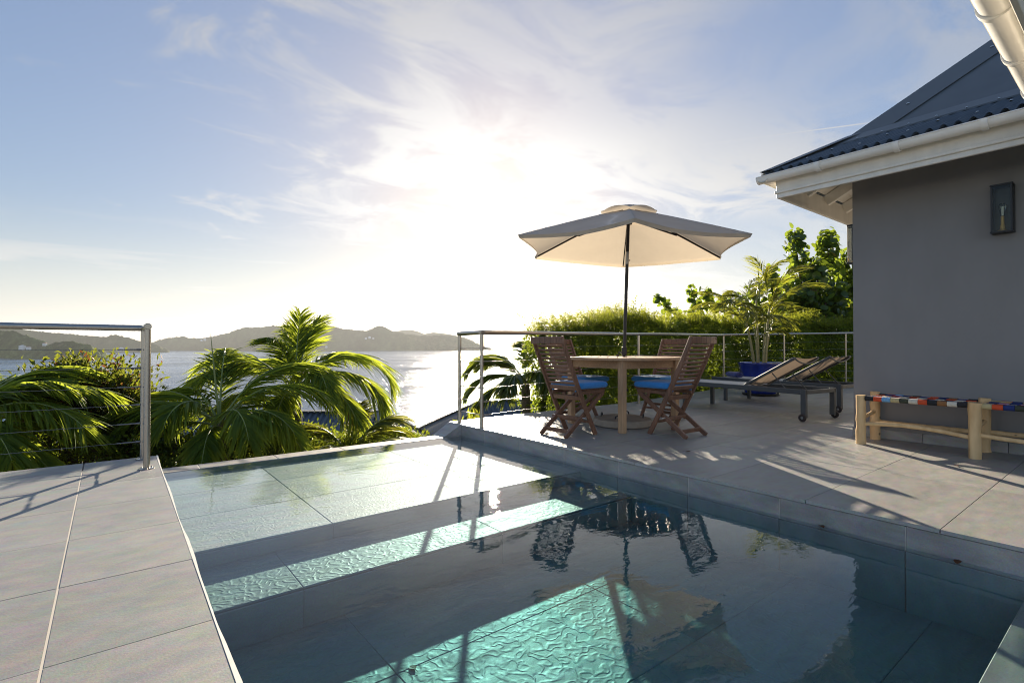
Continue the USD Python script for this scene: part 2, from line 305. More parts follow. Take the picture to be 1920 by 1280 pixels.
M['log'] = mat('peeled_log', {'t': ('texture_coordinate', {}), 'mp': ('mapping', dict(mapping_type='point', scale=(6, 6, 1.5))), 'n': ('noise_texture', dict(scale=3.0, detail=5.0)), 'r': ('rgb_ramp', dict(ramp=[(0.3, (0.54, 0.34, 0.155)), (0.7, (0.70, 0.48, 0.24))])),
                          'v': ('voronoi_texture', dict(scale=7.0)), 'vr': ('map_range', dict(range_type='smoothstep', from_min=0.06, from_max=0.12, to_min=0.25, to_max=1.0)), 'mu': ('mix_color', dict(blend_type='multiply', fac=1.0)), 'p': ('principled_bsdf', dict(roughness=0.5))},
               [('t.object', 'mp.vector'), ('mp.vector', 'n.vector'), ('n.fac', 'r.fac'), ('t.object', 'v.vector'), ('v.distance', 'vr.value'), ('r.color', 'mu.a'), ('vr.result', 'mu.b'), ('mu.result', 'p.base_color')], surface='p.BSDF')
for n_, c_ in dict(black=(0.012, 0.012, 0.014), red=(0.72, 0.085, 0.02), sky=(0.20, 0.45, 0.74), sand=(0.60, 0.48, 0.24), olive=(0.045, 0.052, 0.03), cream=(0.74, 0.67, 0.54), brown=(0.30, 0.13, 0.04), navy=(0.012, 0.03, 0.16), pink=(0.50, 0.30, 0.48)).items():
    M['cord_' + n_] = mat('woven_cord_' + n_, {'t': ('texture_coordinate', {}), 'w': ('wave_texture', dict(wave_type='bands', bands_direction='y', scale=55.0)), 'r': ('rgb_ramp', dict(ramp=[(0.0, tuple(np.array(c_) * 0.55)), (0.6, c_)])), 'b': ('bump', dict(strength=0.6, distance=0.003)), 'p': ('principled_bsdf', dict(roughness=0.75))},
                                 [('t.object', 'w.vector'), ('w.fac', 'r.fac'), ('r.color', 'p.base_color'), ('w.fac', 'b.height'), ('b.normal', 'p.normal')], surface='p.BSDF')
M['lamp_metal'] = principled('lantern_metal', (0.012, 0.014, 0.018), 0.4)
M['brass'] = principled('aged_brass', (0.35, 0.22, 0.08), 0.35, metallic=1.0)
M['lampback'] = principled('lantern_back', (0.02, 0.018, 0.013), 0.4, noise=0.5, nscale=40)
M['pane'] = mat('clear_pane', {'f': ('fresnel', dict(IOR=1.3)), 't': ('transparent_bsdf', dict(color=(0.93, 0.95, 0.93))), 'g': ('glossy_bsdf', dict(color=(1, 1, 1), roughness=0.02)), 'm': ('mix_closure', {})}, [('f.fac', 'm.fac'), ('t.BSDF', 'm.closure1'), ('g.BSDF', 'm.closure2')], surface='m.closure')
M['bulb'] = principled('bulb_glass', (0.85, 0.83, 0.75), 0.15)
M['palm'] = leaf('palm_leaf', (0.070, 0.130, 0.018), (0.140, 0.205, 0.028), trans=0.55, tcol=(0.66, 0.76, 0.07), rough=0.58, gloss=0.28, c3=(0.26, 0.17, 0.04))
M['palm_dark'] = leaf('palm_leaf_dark', (0.030, 0.070, 0.012), (0.075, 0.120, 0.022), trans=0.45, tcol=(0.42, 0.48, 0.04), rough=0.3, gloss=0.6)
M['areca'] = leaf('areca_leaf', (0.050, 0.085, 0.014), (0.120, 0.155, 0.024), trans=0.5, tcol=(0.55, 0.56, 0.05), rough=0.4, c3=(0.24, 0.08, 0.02))
M['midrib'] = principled('palm_midrib', (0.16, 0.19, 0.05), 0.45)
M['stem'] = principled('areca_stem', (0.26, 0.24, 0.12), 0.5, noise=0.25, nscale=14, stretch=(1, 1, 3))
M['trunk'] = principled('palm_trunk', (0.12, 0.095, 0.07), 0.8, noise=0.35, nscale=9, stretch=(1, 1, 3), bump=0.6, bscale=20)
M['bark'] = principled('bark', (0.085, 0.06, 0.04), 0.85, noise=0.3, nscale=8)
M['hedge'] = leaf('hedge_leaf', (0.040, 0.080, 0.012), (0.110, 0.145, 0.018), trans=0.5, tcol=(0.52, 0.64, 0.05), rough=0.35, gloss=0.6, c3=(0.20, 0.07, 0.02))
M['hedge_top'] = leaf('hedge_sunlit_leaf', (0.09, 0.12, 0.016), (0.16, 0.17, 0.024), trans=0.55, tcol=(0.70, 0.74, 0.06), rough=0.35, gloss=0.6, c3=(0.26, 0.09, 0.025))  # brighter copy of the hedge leaf, sunlight painted into its tones
M['seagrape'] = leaf('sea_grape_leaf', (0.035, 0.080, 0.014), (0.080, 0.135, 0.020), trans=0.42, tcol=(0.40, 0.52, 0.04), rough=0.3, gloss=0.65, c3=(0.24, 0.15, 0.02))
M['seagrape_one'] = leaf('sea_grape_single_leaf', (0.035, 0.080, 0.014), (0.080, 0.135, 0.020), trans=0.42, tcol=(0.40, 0.52, 0.04), rough=0.3, gloss=0.65, single=True, c3=(0.24, 0.15, 0.02))
M['shrub'] = leaf('shrub_leaf', (0.022, 0.055, 0.010), (0.075, 0.120, 0.016), trans=0.45, tcol=(0.40, 0.48, 0.03), rough=0.4)
M['shrub_red'] = leaf('bougainvillea_leaf', (0.030, 0.055, 0.010), (0.085, 0.105, 0.020), trans=0.42, tcol=(0.36, 0.40, 0.04), rough=0.45, c3=(0.26, 0.05, 0.02))
M['dry'] = leaf('dry_leaf', (0.14, 0.05, 0.02), (0.22, 0.09, 0.035), trans=0.35, tcol=(0.40, 0.16, 0.05), rough=0.6)
M['ground'] = principled('earth', (0.09, 0.075, 0.045), 0.95, noise=0.4, nscale=0.6, col2=(0.06, 0.085, 0.03))


def hillmat(name, c1, c2, c3, scale):
    return mat(name, {'g': ('geometry', {}), 'n': ('noise_texture', dict(scale=scale, detail=10.0, roughness=0.7)), 'n2': ('noise_texture', dict(scale=scale * 0.18, detail=4.0)), 'r': ('rgb_ramp', dict(ramp=[(0.35, c1), (0.55, c2), (0.75, c3)])),
                      'm': ('mix_color', dict(blend_type='overlay', fac=0.5)), 'b': ('bump', dict(strength=0.9, distance=6.0)), 'p': ('principled_bsdf', dict(roughness=0.95, specular_ior_level=0.1))},
               [('g.position', 'n.vector'), ('g.position', 'n2.vector'), ('n.fac', 'r.fac'), ('r.color', 'm.a'), ('n2.color', 'm.b'), ('m.result', 'p.base_color'), ('n.fac', 'b.height'), ('b.normal', 'p.normal')], surface='p.BSDF')


M['hill_near'] = hillmat('near_hill_scrub', (0.022, 0.040, 0.012), (0.085, 0.115, 0.030), (0.26, 0.22, 0.11), 0.09)
M['hill_far'] = hillmat('far_hill_scrub', (0.030, 0.045, 0.018), (0.085, 0.105, 0.034), (0.20, 0.17, 0.09), 0.025)
M['rock'] = principled('sea_rock', (0.10, 0.075, 0.055), 0.9, noise=0.5, nscale=0.2)
M['house'] = principled('far_house_wall', (0.6, 0.58, 0.54), 0.7)
M['house_roof'] = principled('far_house_roof', (0.30, 0.12, 0.08), 0.7)

M['sea'] = mat('sea_water', {'g': ('geometry', {}), 'mp': ('mapping', dict(mapping_type='point', rotation=(0, 0, 0.65), scale=(0.55, 1.0, 1.0))),
                             'n1': ('noise_texture', dict(scale=0.42, detail=7.0, roughness=0.62)), 'n2': ('noise_texture', dict(scale=0.055, detail=5.0, roughness=0.6)),
                             'b1': ('bump', dict(strength=1.0, distance=0.85)), 'b2': ('bump', dict(strength=1.0, distance=2.6)),
                             'n4': ('noise_texture', dict(scale=0.012, detail=5.0, distortion=0.6)), 'rr': ('map_range', dict(from_min=0.35, from_max=0.65, to_min=0.07, to_max=0.17)),
                             'p': ('principled_bsdf', dict(base_color=(0.012, 0.085, 0.21), roughness=0.16, ior=1.33, specular_ior_level=0.5))},
               [('g.position', 'mp.vector'), ('mp.vector', 'n1.vector'), ('mp.vector', 'n2.vector'), ('mp.vector', 'n4.vector'), ('n4.fac', 'rr.value'), ('rr.result', 'p.roughness'), ('n2.fac', 'b2.height'), ('n1.fac', 'b1.height'), ('b2.normal', 'b1.normal'), ('b1.normal', 'p.normal')], surface='p.BSDF')
M['water'] = mat('pool_water_look', {'g': ('geometry', {}), 'mp': ('mapping', dict(mapping_type='point', rotation=(0, 0, 0.4), scale=(0.75, 1.25, 0.0))),
                                'n': ('noise_texture', dict(scale=10.0, detail=3.0, roughness=0.5, distortion=0.8)), 'n2': ('noise_texture', dict(scale=1.7, detail=1.0)), 'b': ('bump', dict(strength=1.0, distance=0.0008)), 'b2': ('bump', dict(strength=1.0, distance=0.0026)),
                                'dt': ('vector_math', dict(math_type='dot_product')), 'ab1': ('math', dict(math_type='absolute')), 'om': ('math', dict(math_type='subtract', value1=1.0)), 'p5': ('math', dict(math_type='power', value2=5.0)), 'sc': ('math', dict(math_type='multiply_add', value2=0.98, value3=0.02, use_clamp=True)),
                                't': ('transparent_bsdf', dict(color=(0.98, 0.99, 0.99))), 'gl': ('glossy_bsdf', dict(color=(1, 1, 1), roughness=0.006)), 'm': ('mix_closure', {}), 'ab': ('absorption_volume', dict(color=(0.22, 0.73, 0.74), density=1.1))},
                 [('g.position', 'mp.vector'), ('mp.vector', 'n.vector'), ('mp.vector', 'n2.vector'), ('n2.fac', 'b2.height'), ('n.fac', 'b.height'), ('b2.normal', 'b.normal'), ('b.normal', 'gl.normal'),
                  ('b.normal', 'dt.vector1'), ('g.incoming', 'dt.vector2'), ('dt.value', 'ab1.value1'), ('ab1.value', 'om.value2'), ('om.value', 'p5.value1'), ('p5.value', 'sc.value1'), ('sc.value', 'm.fac'), ('t.BSDF', 'm.closure1'), ('gl.BSDF', 'm.closure2')],
                 surface='m.closure', volume='ab.volume')

# ------------------------------------------------------------------ sea, land
SEA = -22.0
obj('sea', grid(np.array([[[x, y, SEA] for y in (-20000, -200, 200, 40000)] for x in (-40000, -200, 300, 40000)], float)), M['sea'], kind='structure')


def ter_z(x, y):
    d = np.maximum(y - 5.0, 0) + 0.35 * np.maximum(-x - 4, 0)
    z = -1.7 - 0.24 * d - 0.0016 * d * d
    return z


gx, gy = np.meshgrid(np.linspace(-90, 120, 90), np.concatenate([np.linspace(-30, 5.0, 8), np.linspace(5.6, 110, 70)]), indexing='ij')
gz = ter_z(gx, gy) + 0.9 * (meshkit.fbm(np.stack([gx * 0.2, gy * 0.2, gx * 0], -1), 4, 3) - 0.5) * np.clip((gy - 5) / 6, 0.2, 1.5)
obj('terrain', grid(np.stack([gx, gy, gz], -1)), M['ground'], smooth=True, kind='structure')


def hill(name, sky, base_py, dep, back, mat_, seed, rough=0.10, n=260, m=26, tree=0.0):
    """a range of hills: its crest passes through the points 'sky' at depth 'dep' and slopes down to the water in front and behind"""
    sky = np.array(sky, float); px = np.linspace(sky[0, 0], sky[-1, 0], n); py = np.interp(px, sky[:, 0], sky[:, 1])
    fa = np.array([at(a, b, dep) for a, b in zip(px, py)]); cam2 = np.array([0, 0]); out = []
    d2 = fa[:, :2] / np.linalg.norm(fa[:, :2], axis=1, keepdims=True)
    shore = (CAM_H - SEA) * 962.0 / (base_py - 650.0)                      # depth of the shoreline
    run = max(dep - shore, 60.0)
    ts = np.concatenate([np.linspace(-1, 0, m), np.linspace(0, 1, 8)[1:]])
    h = np.maximum(fa[:, 2] - SEA, 0.5)
    P = np.zeros((len(ts), n, 3))
    for k, t in enumerate(ts):
        off = t * run if t < 0 else t * back
        xy = fa[:, :2] + d2 * off
        prof = (1 + t) ** 0.85 if t < 0 else (1 - t)
        nz = meshkit.fbm(np.stack([xy[:, 0] / run * 3.2, xy[:, 1] / run * 3.2, np.full(n, 0.3)], -1), 5, seed) - 0.5
        prof = prof + nz * rough * 4 * prof * (1 - prof) * 1.4 if t < 0 else prof
        P[k, :, :2] = xy; P[k, :, 2] = SEA - 1.0 + (h + 1) * np.clip(prof, 0, 1.0 if t < 0 else 1)
    fine = (meshkit.fbm(P / run * 22, 3, seed + 9) - 0.5) * h[None, :] * 0.05
    P[:, :, 2] += fine * np.clip(1 - np.abs(ts)[:, None] * 0.6, 0, 1)
    if tree: P[:, :, 2] += (meshkit.fbm(P / 9.0, 3, seed + 4) - 0.5) * tree * np.clip((P[:, :, 2] - SEA) / 6, 0, 1)
    return obj(name, grid(P), mat_, smooth=True, kind='structure')


hill('far_hills', [(250, 660), (283, 643), (300, 636), (325, 632), (345, 631), (360, 634), (378, 634), (400, 630), (430, 624), (442, 618), (460, 614), (500, 613), (512, 610), (530, 613), (560, 613), (580, 612), (595, 609), (610, 612), (625, 611), (640, 616), (680, 620), (690, 620), (700, 614), (711, 611), (722, 613), (735, 620), (760, 626), (790, 629), (830, 628), (850, 630), (868, 634), (885, 640), (905, 648), (925, 654), (940, 658)], 656.5, 3000, 900, M['hill_far'], 3, rough=0.16, n=420, m=50, tree=14.0)
hill('distant_hills', [(700, 640), (735, 622), (755, 619), (770, 618), (782, 621), (796, 626), (812, 623), (840, 626), (870, 632), (890, 640)], 654.8, 4300, 900, M['hill_far'], 13)
hill('left_hills', [(-260, 612), (-120, 606), (0, 612), (40, 617), (60, 620), (100, 624), (130, 626), (170, 630), (200, 631), (215, 627), (235, 632), (255, 637), (290, 645), (305, 652), (318, 658)], 658.8, 2150, 700, M['hill_far'], 5, rough=0.16, n=420, m=50, tree=10.0)
hill('near_hill', [(-320, 590), (-150, 598), (-60, 610), (0, 619), (22, 621), (40, 625), (58, 631), (72, 636), (86, 642), (96, 650), (108, 664), (118, 672)], 671.0, 1080, 300, M['hill_near'], 7, rough=0.14, n=420, m=60, tree=9.0)
hill('headland', [(20, 671), (45, 661), (70, 652), (90, 646), (105, 642), (120, 640), (140, 641), (152, 644), (165, 645), (178, 651), (190, 656), (199, 661), (206, 669), (212, 674)], 673.0, 985, 120, M['hill_near'], 9, rough=0.16, n=300, m=50, tree=7.0)
for i, (a, b, d, s) in enumerate([(202, 668.5, 972, 5), (210, 670, 975, 4), (216, 669.8, 985, 3)]):
    p = at(a, b, d); r = trimesh.creation.icosphere(2, 1.0); nv = meshkit.fbm(r.vertices * 1.7, 3, i) - 0.5
    r.vertices = (r.vertices * (1 + nv[:, None] * 0.7)) * [s * 2.2, s * 1.6, s * 0.7]; r.apply_translation([p[0], p[1], SEA])
    obj('sea_rock', r, M['rock'], smooth=40, label=('dark rock at the tip of the headland, touching its shore', 'low dark rock just off the headland tip, middle of the three', 'small outermost rock off the headland tip')[i], cat='rock')

# tiny houses on the shores and slopes
hs = [(42, 650.5, 1050, 13, 'white house low on the near hill behind the headland'), (54, 651.5, 1045, 9, 'small white house beside a larger one low on the near hill'), (84, 644.5, 1060, 9, 'white house at the end of the near hill, above the headland'),
      (228, 653.6, 2080, 18, 'white house by the far shore left of the steel end post'), (222, 655.0, 2060, 12, 'low white house on the waterfront left of the steel end post'), (384, 636.4, 2960, 16, 'white house high on the far hills left of the palms'), (378, 637.6, 2950, 12, 'small white house just below another high on the far hills'),
      (612, 650.0, 2850, 15, 'pale house low on the far hills right of the palm top'), (693, 632.0, 2930, 16, 'pale house mid slope on the far hills'), (686, 634.0, 2900, 13, 'pale house a little below another on the far hills'), (700, 634.0, 2900, 12, 'pale small house at right of two others on the far hills')]
for (a, b, d, s, lab) in hs:
    s = s * 0.55
    p = at(a, b, d); t = thing('hillside_house', lab, 'house', (p[0], p[1], p[2]), -YAW, group='far houses across the bay')
    obj('wall', cbox(-s * 0.7, s * 0.7, -s * 0.4, s * 0.4, -s * 0.9, s * 0.28), M['house'], t)
    obj('roof', trimesh.convex.convex_hull(np.array([(x, y, s * 0.281) for x in (-s * 0.78, s * 0.78) for y in (-s * 0.48, s * 0.48)] + [(-s * 0.4, 0, s * 0.55), (s * 0.4, 0, s * 0.55)])), M['house_roof'] if s < 6.5 else M['house'], t)

# ------------------------------------------------------------------ pool, decks
WZ = -0.13
XL, XR = 0.27, 3.23                                                       # pool from the left deck to the terrace
Y0, YI, YO = -0.75, 5.05, 5.24
ZF, ZS, Z2, YS, Y2 = -0.455, -0.172, -0.262, 3.15, 2.60
pool = thing('pool', kind='structure')
obj('basin', MB().add(cbox(XL - 0.25, XR + 0.25, Y0 - 0.2, YO - 0.02, ZF - 0.30, ZF - 0.014)).add(cbox(XL - 0.02, XR + 0.02, YS - 0.012, YI + 0.02, ZF - 0.014, ZS - 0.012))
    .add(cbox(XL - 0.02, XR + 0.02, Y2 - 0.0, YS - 0.013, ZF - 0.014, Z2 - 0.012)).add(cbox(XL - 0.02, XR + 0.02, Y0 - 0.2, 0.375, ZF - 0.014, -0.21)).mesh(), M['grout_pool'], pool)
G = 0.0025
def tiles(parent, name, xs, ys, z, th, mat_, gap=G, c=0.003, tilt=0.0):
    for i in range(len(xs) - 1):
        for j in range(len(ys) - 1):
            dz = rng.uniform(-tilt, tilt)
            obj(name, cbox(xs[i] + gap / 2, xs[i + 1] - gap / 2, ys[j] + gap / 2, ys[j + 1] - gap / 2, z - th, z + dz, c), mat_, parent)
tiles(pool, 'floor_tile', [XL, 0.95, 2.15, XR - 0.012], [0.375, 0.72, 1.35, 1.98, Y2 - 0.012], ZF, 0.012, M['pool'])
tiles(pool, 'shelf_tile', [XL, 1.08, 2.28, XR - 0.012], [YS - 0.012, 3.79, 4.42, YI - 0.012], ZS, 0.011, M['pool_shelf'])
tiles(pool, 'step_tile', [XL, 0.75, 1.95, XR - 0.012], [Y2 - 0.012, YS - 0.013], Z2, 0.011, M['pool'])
tiles(pool, 'bench_tile', [XL, 0.95, 2.15, XR - 0.012], [Y0, -0.2, 0.387], -0.20, 0.0095, M['pool_wall'])
for xs, ya, za, zb in (([XL, 1.08, 2.28, XR - 0.012], YS - 0.0125, Z2 + 0.001, ZS - 0.0125), ([XL, 0.75, 1.95, XR - 0.012], Y2 - 0.0125, ZF + 0.001, Z2 - 0.0125)):
    for i in range(3):
        obj('riser_tile', cbox(xs[i] + G / 2, xs[i + 1] - G / 2, ya - 0.0005 - 0.011, ya, za, zb, 0.002), M['pool_wall'], pool)
for i, (a, b) in enumerate(((XL, 0.95), (0.95, 2.15), (2.15, XR - 0.012))):
    obj('riser_tile', cbox(a + G / 2, b - G / 2, 0.376, 0.3875, ZF + 0.001, -0.2105, 0.002), M['pool_wall'], pool)
CJ = [-0.43, 0.20, 0.83, 1.46, 2.09, 2.72, 3.35, 3.98, 4.59, 5.05]
for i in range(len(CJ) - 1):
    obj('wall_tile', cbox(XR - 0.0115, XR - 0.0005, CJ[i] + 0.002, CJ[i + 1] - 0.002, ZF - 0.01, WZ - 0.02, 0.002), M['pool_wall'], pool)
for a, b in ((XL, 0.95), (0.95, 1.6), (1.6, 2.2), (2.2, XR - 0.012)):
    obj('wall_tile', cbox(a + G / 2, b - G / 2, YI - 0.0115, YI - 0.0005, ZS - 0.005, WZ - 0.002, 0.002), M['pool_wall'], pool)
# the overflow wall with its coping
obj('overflow_wall', cbox(XL - 0.02, XR - 0.25, YI, YO - 0.012, -2.6, WZ - 0.018), M['concrete'], pool)
ec = [XL + 0.035, 0.62, 1.24, 1.86, 2.48, XR - 0.24]
for i in range(len(ec) - 1):
    obj('coping_tile', cbox(ec[i] + 0.0015, ec[i + 1] - 0.0015, YI - 0.004, YO, WZ - 0.0175, WZ + 0.003, 0.003), M['curb'], pool)

obj('pool_water', cbox(XL - 0.012, XR - 0.0005, Y0 - 0.05, YI - 0.001, ZF - 0.013, WZ), M['water'], kind='structure')

# left deck
left = thing('left_deck', kind='structure')
ly = [-1.6, -1.02, -0.43, 0.165, 0.76, 1.355, 1.951, 2.56, 3.156, 3.745, 4.335, 4.86, 5.175]
def lx(y): return 0.262 + 0.0115 * y                                      # the pool edge runs a hair off square
poly = lambda y0, y1, x0, x1=None: [(x0, y0), (lx(y0) - 0.005 if x1 is None else x1, y0), (lx(y1) - 0.005 if x1 is None else x1, y1), (x0, y1)]
obj('deck_body', prism([(-3.6, -2.2), (lx(-2.2) - 0.012, -2.2), (lx(5.16) - 0.012, 5.16), (-3.6, 5.16)], -2.4, -0.0205), M['grout_dark'], left)
obj('joint_bed', prism([(-3.59, -2.1), (lx(-2.1) - 0.014, -2.1), (lx(5.15) - 0.014, 5.15), (-3.59, 5.15)], -0.0200, -0.004), M['grout_dark'], left)
for k in range(len(ly) - 1):
    a, b = ly[k] + 0.002, ly[k + 1] - 0.002
    for x0, x1 in ((-0.137, None), (-1.34, -0.146), (-2.54, -1.345), (-3.6, -2.545)):
        m = prism(poly(a, b, x0, x1), -0.0195, rng.uniform(-0.0006, 0.0006)); obj('deck_tile', m, M['deck_left'], left)
obj('long_joint', cbox(-0.1455, -0.1375, -1.6, 4.86, -0.0035, -0.0012), M['grout'], left, label='pale grout line running along the deck')
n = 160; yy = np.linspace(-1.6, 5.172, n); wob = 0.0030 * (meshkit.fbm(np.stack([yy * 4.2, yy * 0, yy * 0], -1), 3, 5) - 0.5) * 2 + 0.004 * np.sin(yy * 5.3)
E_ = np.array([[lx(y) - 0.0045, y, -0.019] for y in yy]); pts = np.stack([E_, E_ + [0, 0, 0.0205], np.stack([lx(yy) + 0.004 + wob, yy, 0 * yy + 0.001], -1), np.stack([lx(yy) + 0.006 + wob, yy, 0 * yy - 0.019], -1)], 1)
obj('edge_trim', grid(pts), M['edge_trim'], left, label='uneven edging strip along the pool side, painted pale as sky glint')

# terrace on the right
terr = thing('terrace', kind='structure')
corner = [(XR, Y0 - 1.5), (XR, 5.33), (3.6, 5.36), (6.7, 5.36), (10.3, 5.95), (12.2, 5.35), (17.0, 4.2), (17.0, Y0 - 1.5)]
obj('terrace_body', prism([(XR + 0.0125 if x == XR else x - (0.01 if x > 16 else 0), y - 0.012 if y > 5.3 else y + 0.01) for x, y in corner], -2.6, -0.0205), M['concrete'], terr)
obj('joint_bed', prism([(XR + 0.014 if x == XR else x - (0.02 if x > 16 else 0), y - 0.02 if y > 5.3 else y + 0.02) for x, y in corner], -0.0200, -0.004), M['grout_dark'], terr)
from shapely.geometry import Polygon, box as sbox
TP = Polygon(corner)
ty = [-1.8, -1.175, -0.555, 0.07, 0.69, 1.31, 1.935, 2.56, 3.18, 3.80, 4.42, 5.04, 5.66, 6.3]
for j in range(len(ty) - 1):
    tx = [XR - 0.006, 4.385, 5.59, 6.79, 7.99, 9.19, 10.39, 11.6, 12.8, 14.0, 15.2, 17.0] if j != 7 else [XR - 0.006, 3.78, 4.99, 6.19, 7.39, 8.59, 9.79, 11.0, 12.2, 13.4, 14.6, 17.0]
    for i in range(len(tx) - 1):
        b = sbox(tx[i] + 0.0022, ty[j] + 0.0022, tx[i + 1] - 0.0022, ty[j + 1] - 0.0022)
        g = b.intersection(Polygon([(x - 0.006 if x == XR else x, y) for x, y in corner]))
        if g.is_empty or g.area < 0.01: continue
        m = trimesh.creation.extrude_polygon(g, 0.0195, engine='earcut'); m.apply_translation([0, 0, -0.0195 + rng.uniform(-0.0007, 0.0007)])
        obj('terrace_tile', m, M['deck'], terr)
CK = [-2.3, -1.7, -1.07, -0.43, 0.20, 0.83, 1.46, 2.09, 2.72, 3.35, 3.98, 4.59, 5.22, 5.33]
for i in range(len(CK) - 1):
    obj('curb_tile', cbox(XR, XR + 0.012, CK[i] + 0.002, CK[i + 1] - 0.002, WZ - 0.019, -0.0225, 0.0015), M['curb'], terr)
    if i: obj('curb_joint', cbox(XR + 0.0015, XR + 0.010, CK[i] - 0.0015, CK[i] + 0.0015, WZ - 0.019, -0.024), M['grout'], terr)
# the terrace end drops to the overflow wall in a short sloped cheek
obj('cheek_wall', trimesh.convex.convex_hull(np.array([(XR - 0.236, 5.10, -0.145), (XR - 0.236, 5.33, -0.145), (XR - 0.002, 5.06, -0.002), (XR - 0.002, 5.33, -0.002), (XR - 0.236, 5.10, -0.6), (XR - 0.236, 5.33, -0.6), (XR - 0.002, 5.06, -0.6), (XR - 0.002, 5.33, -0.6)])), M['curb'], terr)

# ------------------------------------------------------------------ cable railings
def post(p, base, top, r=0.0215):
    x, y = base; o = obj('post', tube([(x, y, 0.0), (x, y, top)], r, 16), M['steel'], p, smooth=40)
    obj('flange', lathe([(0, 0.0005), (0.050, 0.0005), (0.050, 0.005), (0.024, 0.009), (0.0, 0.009)], 20, (x, y, 0)), M['steel'], o, smooth=40)
    for a in range(3):
        obj('bolt', lathe([(0, 0.005), (0.006, 0.005), (0.006, 0.012), (0, 0.014)], 8, (x + 0.037 * math.cos(a * 2.09 + 0.5), y + 0.037 * math.sin(a * 2.09 + 0.5), 0)), M['chrome'], o)
    return o
def cable(p, a, b, r=0.0020, fit=True):
    a, b = np.array(a, float), np.array(b, float); d = (b - a) / np.linalg.norm(b - a); L = np.linalg.norm(b - a)
    m = MB().add(tube([a, b], r, 6))
    if fit:
        for q, s in ((a, 1), (b, -1)):
            m.add(tube([q, q + d * s * 0.03], 0.008, 8)).add(tube([q + d * s * 0.03, q + d * s * min(0.15, L * 0.4)], 0.0052, 8))
    obj('cable', m.mesh(), M['wire'], p, smooth=40)
CZ = [0.141, 0.287, 0.436, 0.579, 0.730, 0.877]
lr = thing('cable_railing', 'steel cable railing at the end of the left deck, before the palms', 'railing')
RT = 1.05
post(lr, (0.229, 4.664), RT - 0.02); post(lr, (0.226, 5.085), RT - 0.02); post(lr, (-1.35, 5.085), RT - 0.02); post(lr, (-2.9, 5.085), RT - 0.02)
obj('top_rail', tube([(0.226, 5.085, RT), (-3.5, 5.085, RT)], 0.0235, 18), M['steel'], lr, smooth=40)
obj('top_rail', MB().add(tube([(0.229, 4.638, RT), (0.226, 5.112, RT)], 0.0245, 20)).add(tube([(0.229, 4.634, RT), (0.229, 4.638, RT)], [0.0195, 0.0225], 20)).mesh(), M['steel'], lr, smooth=40)
for z in CZ:
    cable(lr, (0.207, 5.085, z), (-1.33, 5.085, z)); cable(lr, (-1.37, 5.085, z), (-2.88, 5.085, z)); cable(lr, (0.229, 4.684, z + 0.0), (0.227, 5.066, z), fit=True)

rr = thing('cable_railing', 'steel cable railing along the far edge of the terrace, in front of the hedge', 'railing')
RP = [((3.289, 5.190), 1.055), ((3.262, 4.690), 1.06), ((6.62, 5.16), 1.10), ((10.15, 5.72), 1.15), ((11.75, 5.20), 1.185), ((13.6, 4.62), 1.22), ((15.6, 4.0), 1.26)]
for (b, z) in RP: post(rr, b, z - 0.02)
for i in range(len(RP) - 1):
    (a, za), (b, zb) = RP[i], RP[i + 1]
    ext = (np.array([*b, 0]) - np.array([*a, 0])); ext = ext / np.linalg.norm(ext) * 0.024
    obj('top_rail', tube([np.array([*a, za]) - ext, np.array([*b, zb]) + ext], 0.0235 if i else 0.0245, 18), M['steel'], rr, smooth=40)
    for z in CZ: cable(rr, (*a, z * za / 1.05), (*b, z * zb / 1.05))

# ------------------------------------------------------------------ villa at the right
WX, WY = 5.99, 1.965
villa = thing('villa', 'grey rendered villa with dark metal roof and white eaves at right', 'house')
obj('wall', prism([(WX, -3.2), (WX, WY), (13.0, WY), (13.0, -3.2)], 0.09, 2.98), M['wall'], villa)
sk = [-3.2, -1.6, -0.98, -0.38, 0.22, 0.82, 1.40, WY + 0.011]
for i in range(len(sk) - 1): obj('skirting_tile', cbox(WX - 0.011, WX + 0.05, sk[i] + 0.0015, sk[i + 1] - 0.0015, 0.0005, 0.0895, 0.002), M['curb'], villa)
for i in range(5): obj('skirting_tile', cbox(WX + 0.052 + i * 0.6, WX + 0.65 + i * 0.6, WY - 0.05, WY + 0.011, 0.0005, 0.0895, 0.002), M['curb'], villa)
OV = 0.526
FX, FY = WX - OV, WY + OV                                                # outer faces of the fascia boards
FZ0, FZ1 = 2.445, 2.665
fas = obj('fascia_board', MB().add(cbox(FX, FX + 0.025, -3.2, FY, FZ0 + 0.045, FZ1, 0.003)).mesh(), M['white'], villa)
obj('fascia_moulding', MB().add(cbox(FX - 0.012, FX - 0.0005, -3.2, FY + 0.012, FZ0 + 0.047, FZ0 + 0.075, 0.004)).add(cbox(FX + 0.004, FX + 0.032, -3.2, FY - 0.004, FZ0, FZ0 + 0.0445, 0.003)).mesh(), M['white'], fas)
fas2 = obj('fascia_board', cbox(FX + 0.0255, 13.0, FY - 0.025, FY - 0.0005, FZ0 + 0.045, FZ1, 0.003), M['white'], villa)
obj('fascia_moulding', MB().add(cbox(FX - 0.012, 13.0, FY + 0.0005, FY + 0.012, FZ0 + 0.047, FZ0 + 0.075, 0.004)).add(cbox(FX + 0.0325, 13.0, FY - 0.032, FY - 0.0045, FZ0, FZ0 + 0.0445, 0.003)).mesh(), M['white'], fas2)
TH = math.radians(27)
def eave_z(o): return 2.675 + (OV - o) * math.tan(TH)                     # underside of the roof deck, o = distance outside the wall
for k in range(9):                                                        # rafters of the far eave, then of the near one
    x = WX + 0.12 + k * 0.55
    obj('rafter', beam((x, FY - 0.035, eave_z(OV - 0.035) - 0.075), (x, WY - 0.0, eave_z(0) - 0.075), 0.05, 0.12, 0.004), M['white'], villa)
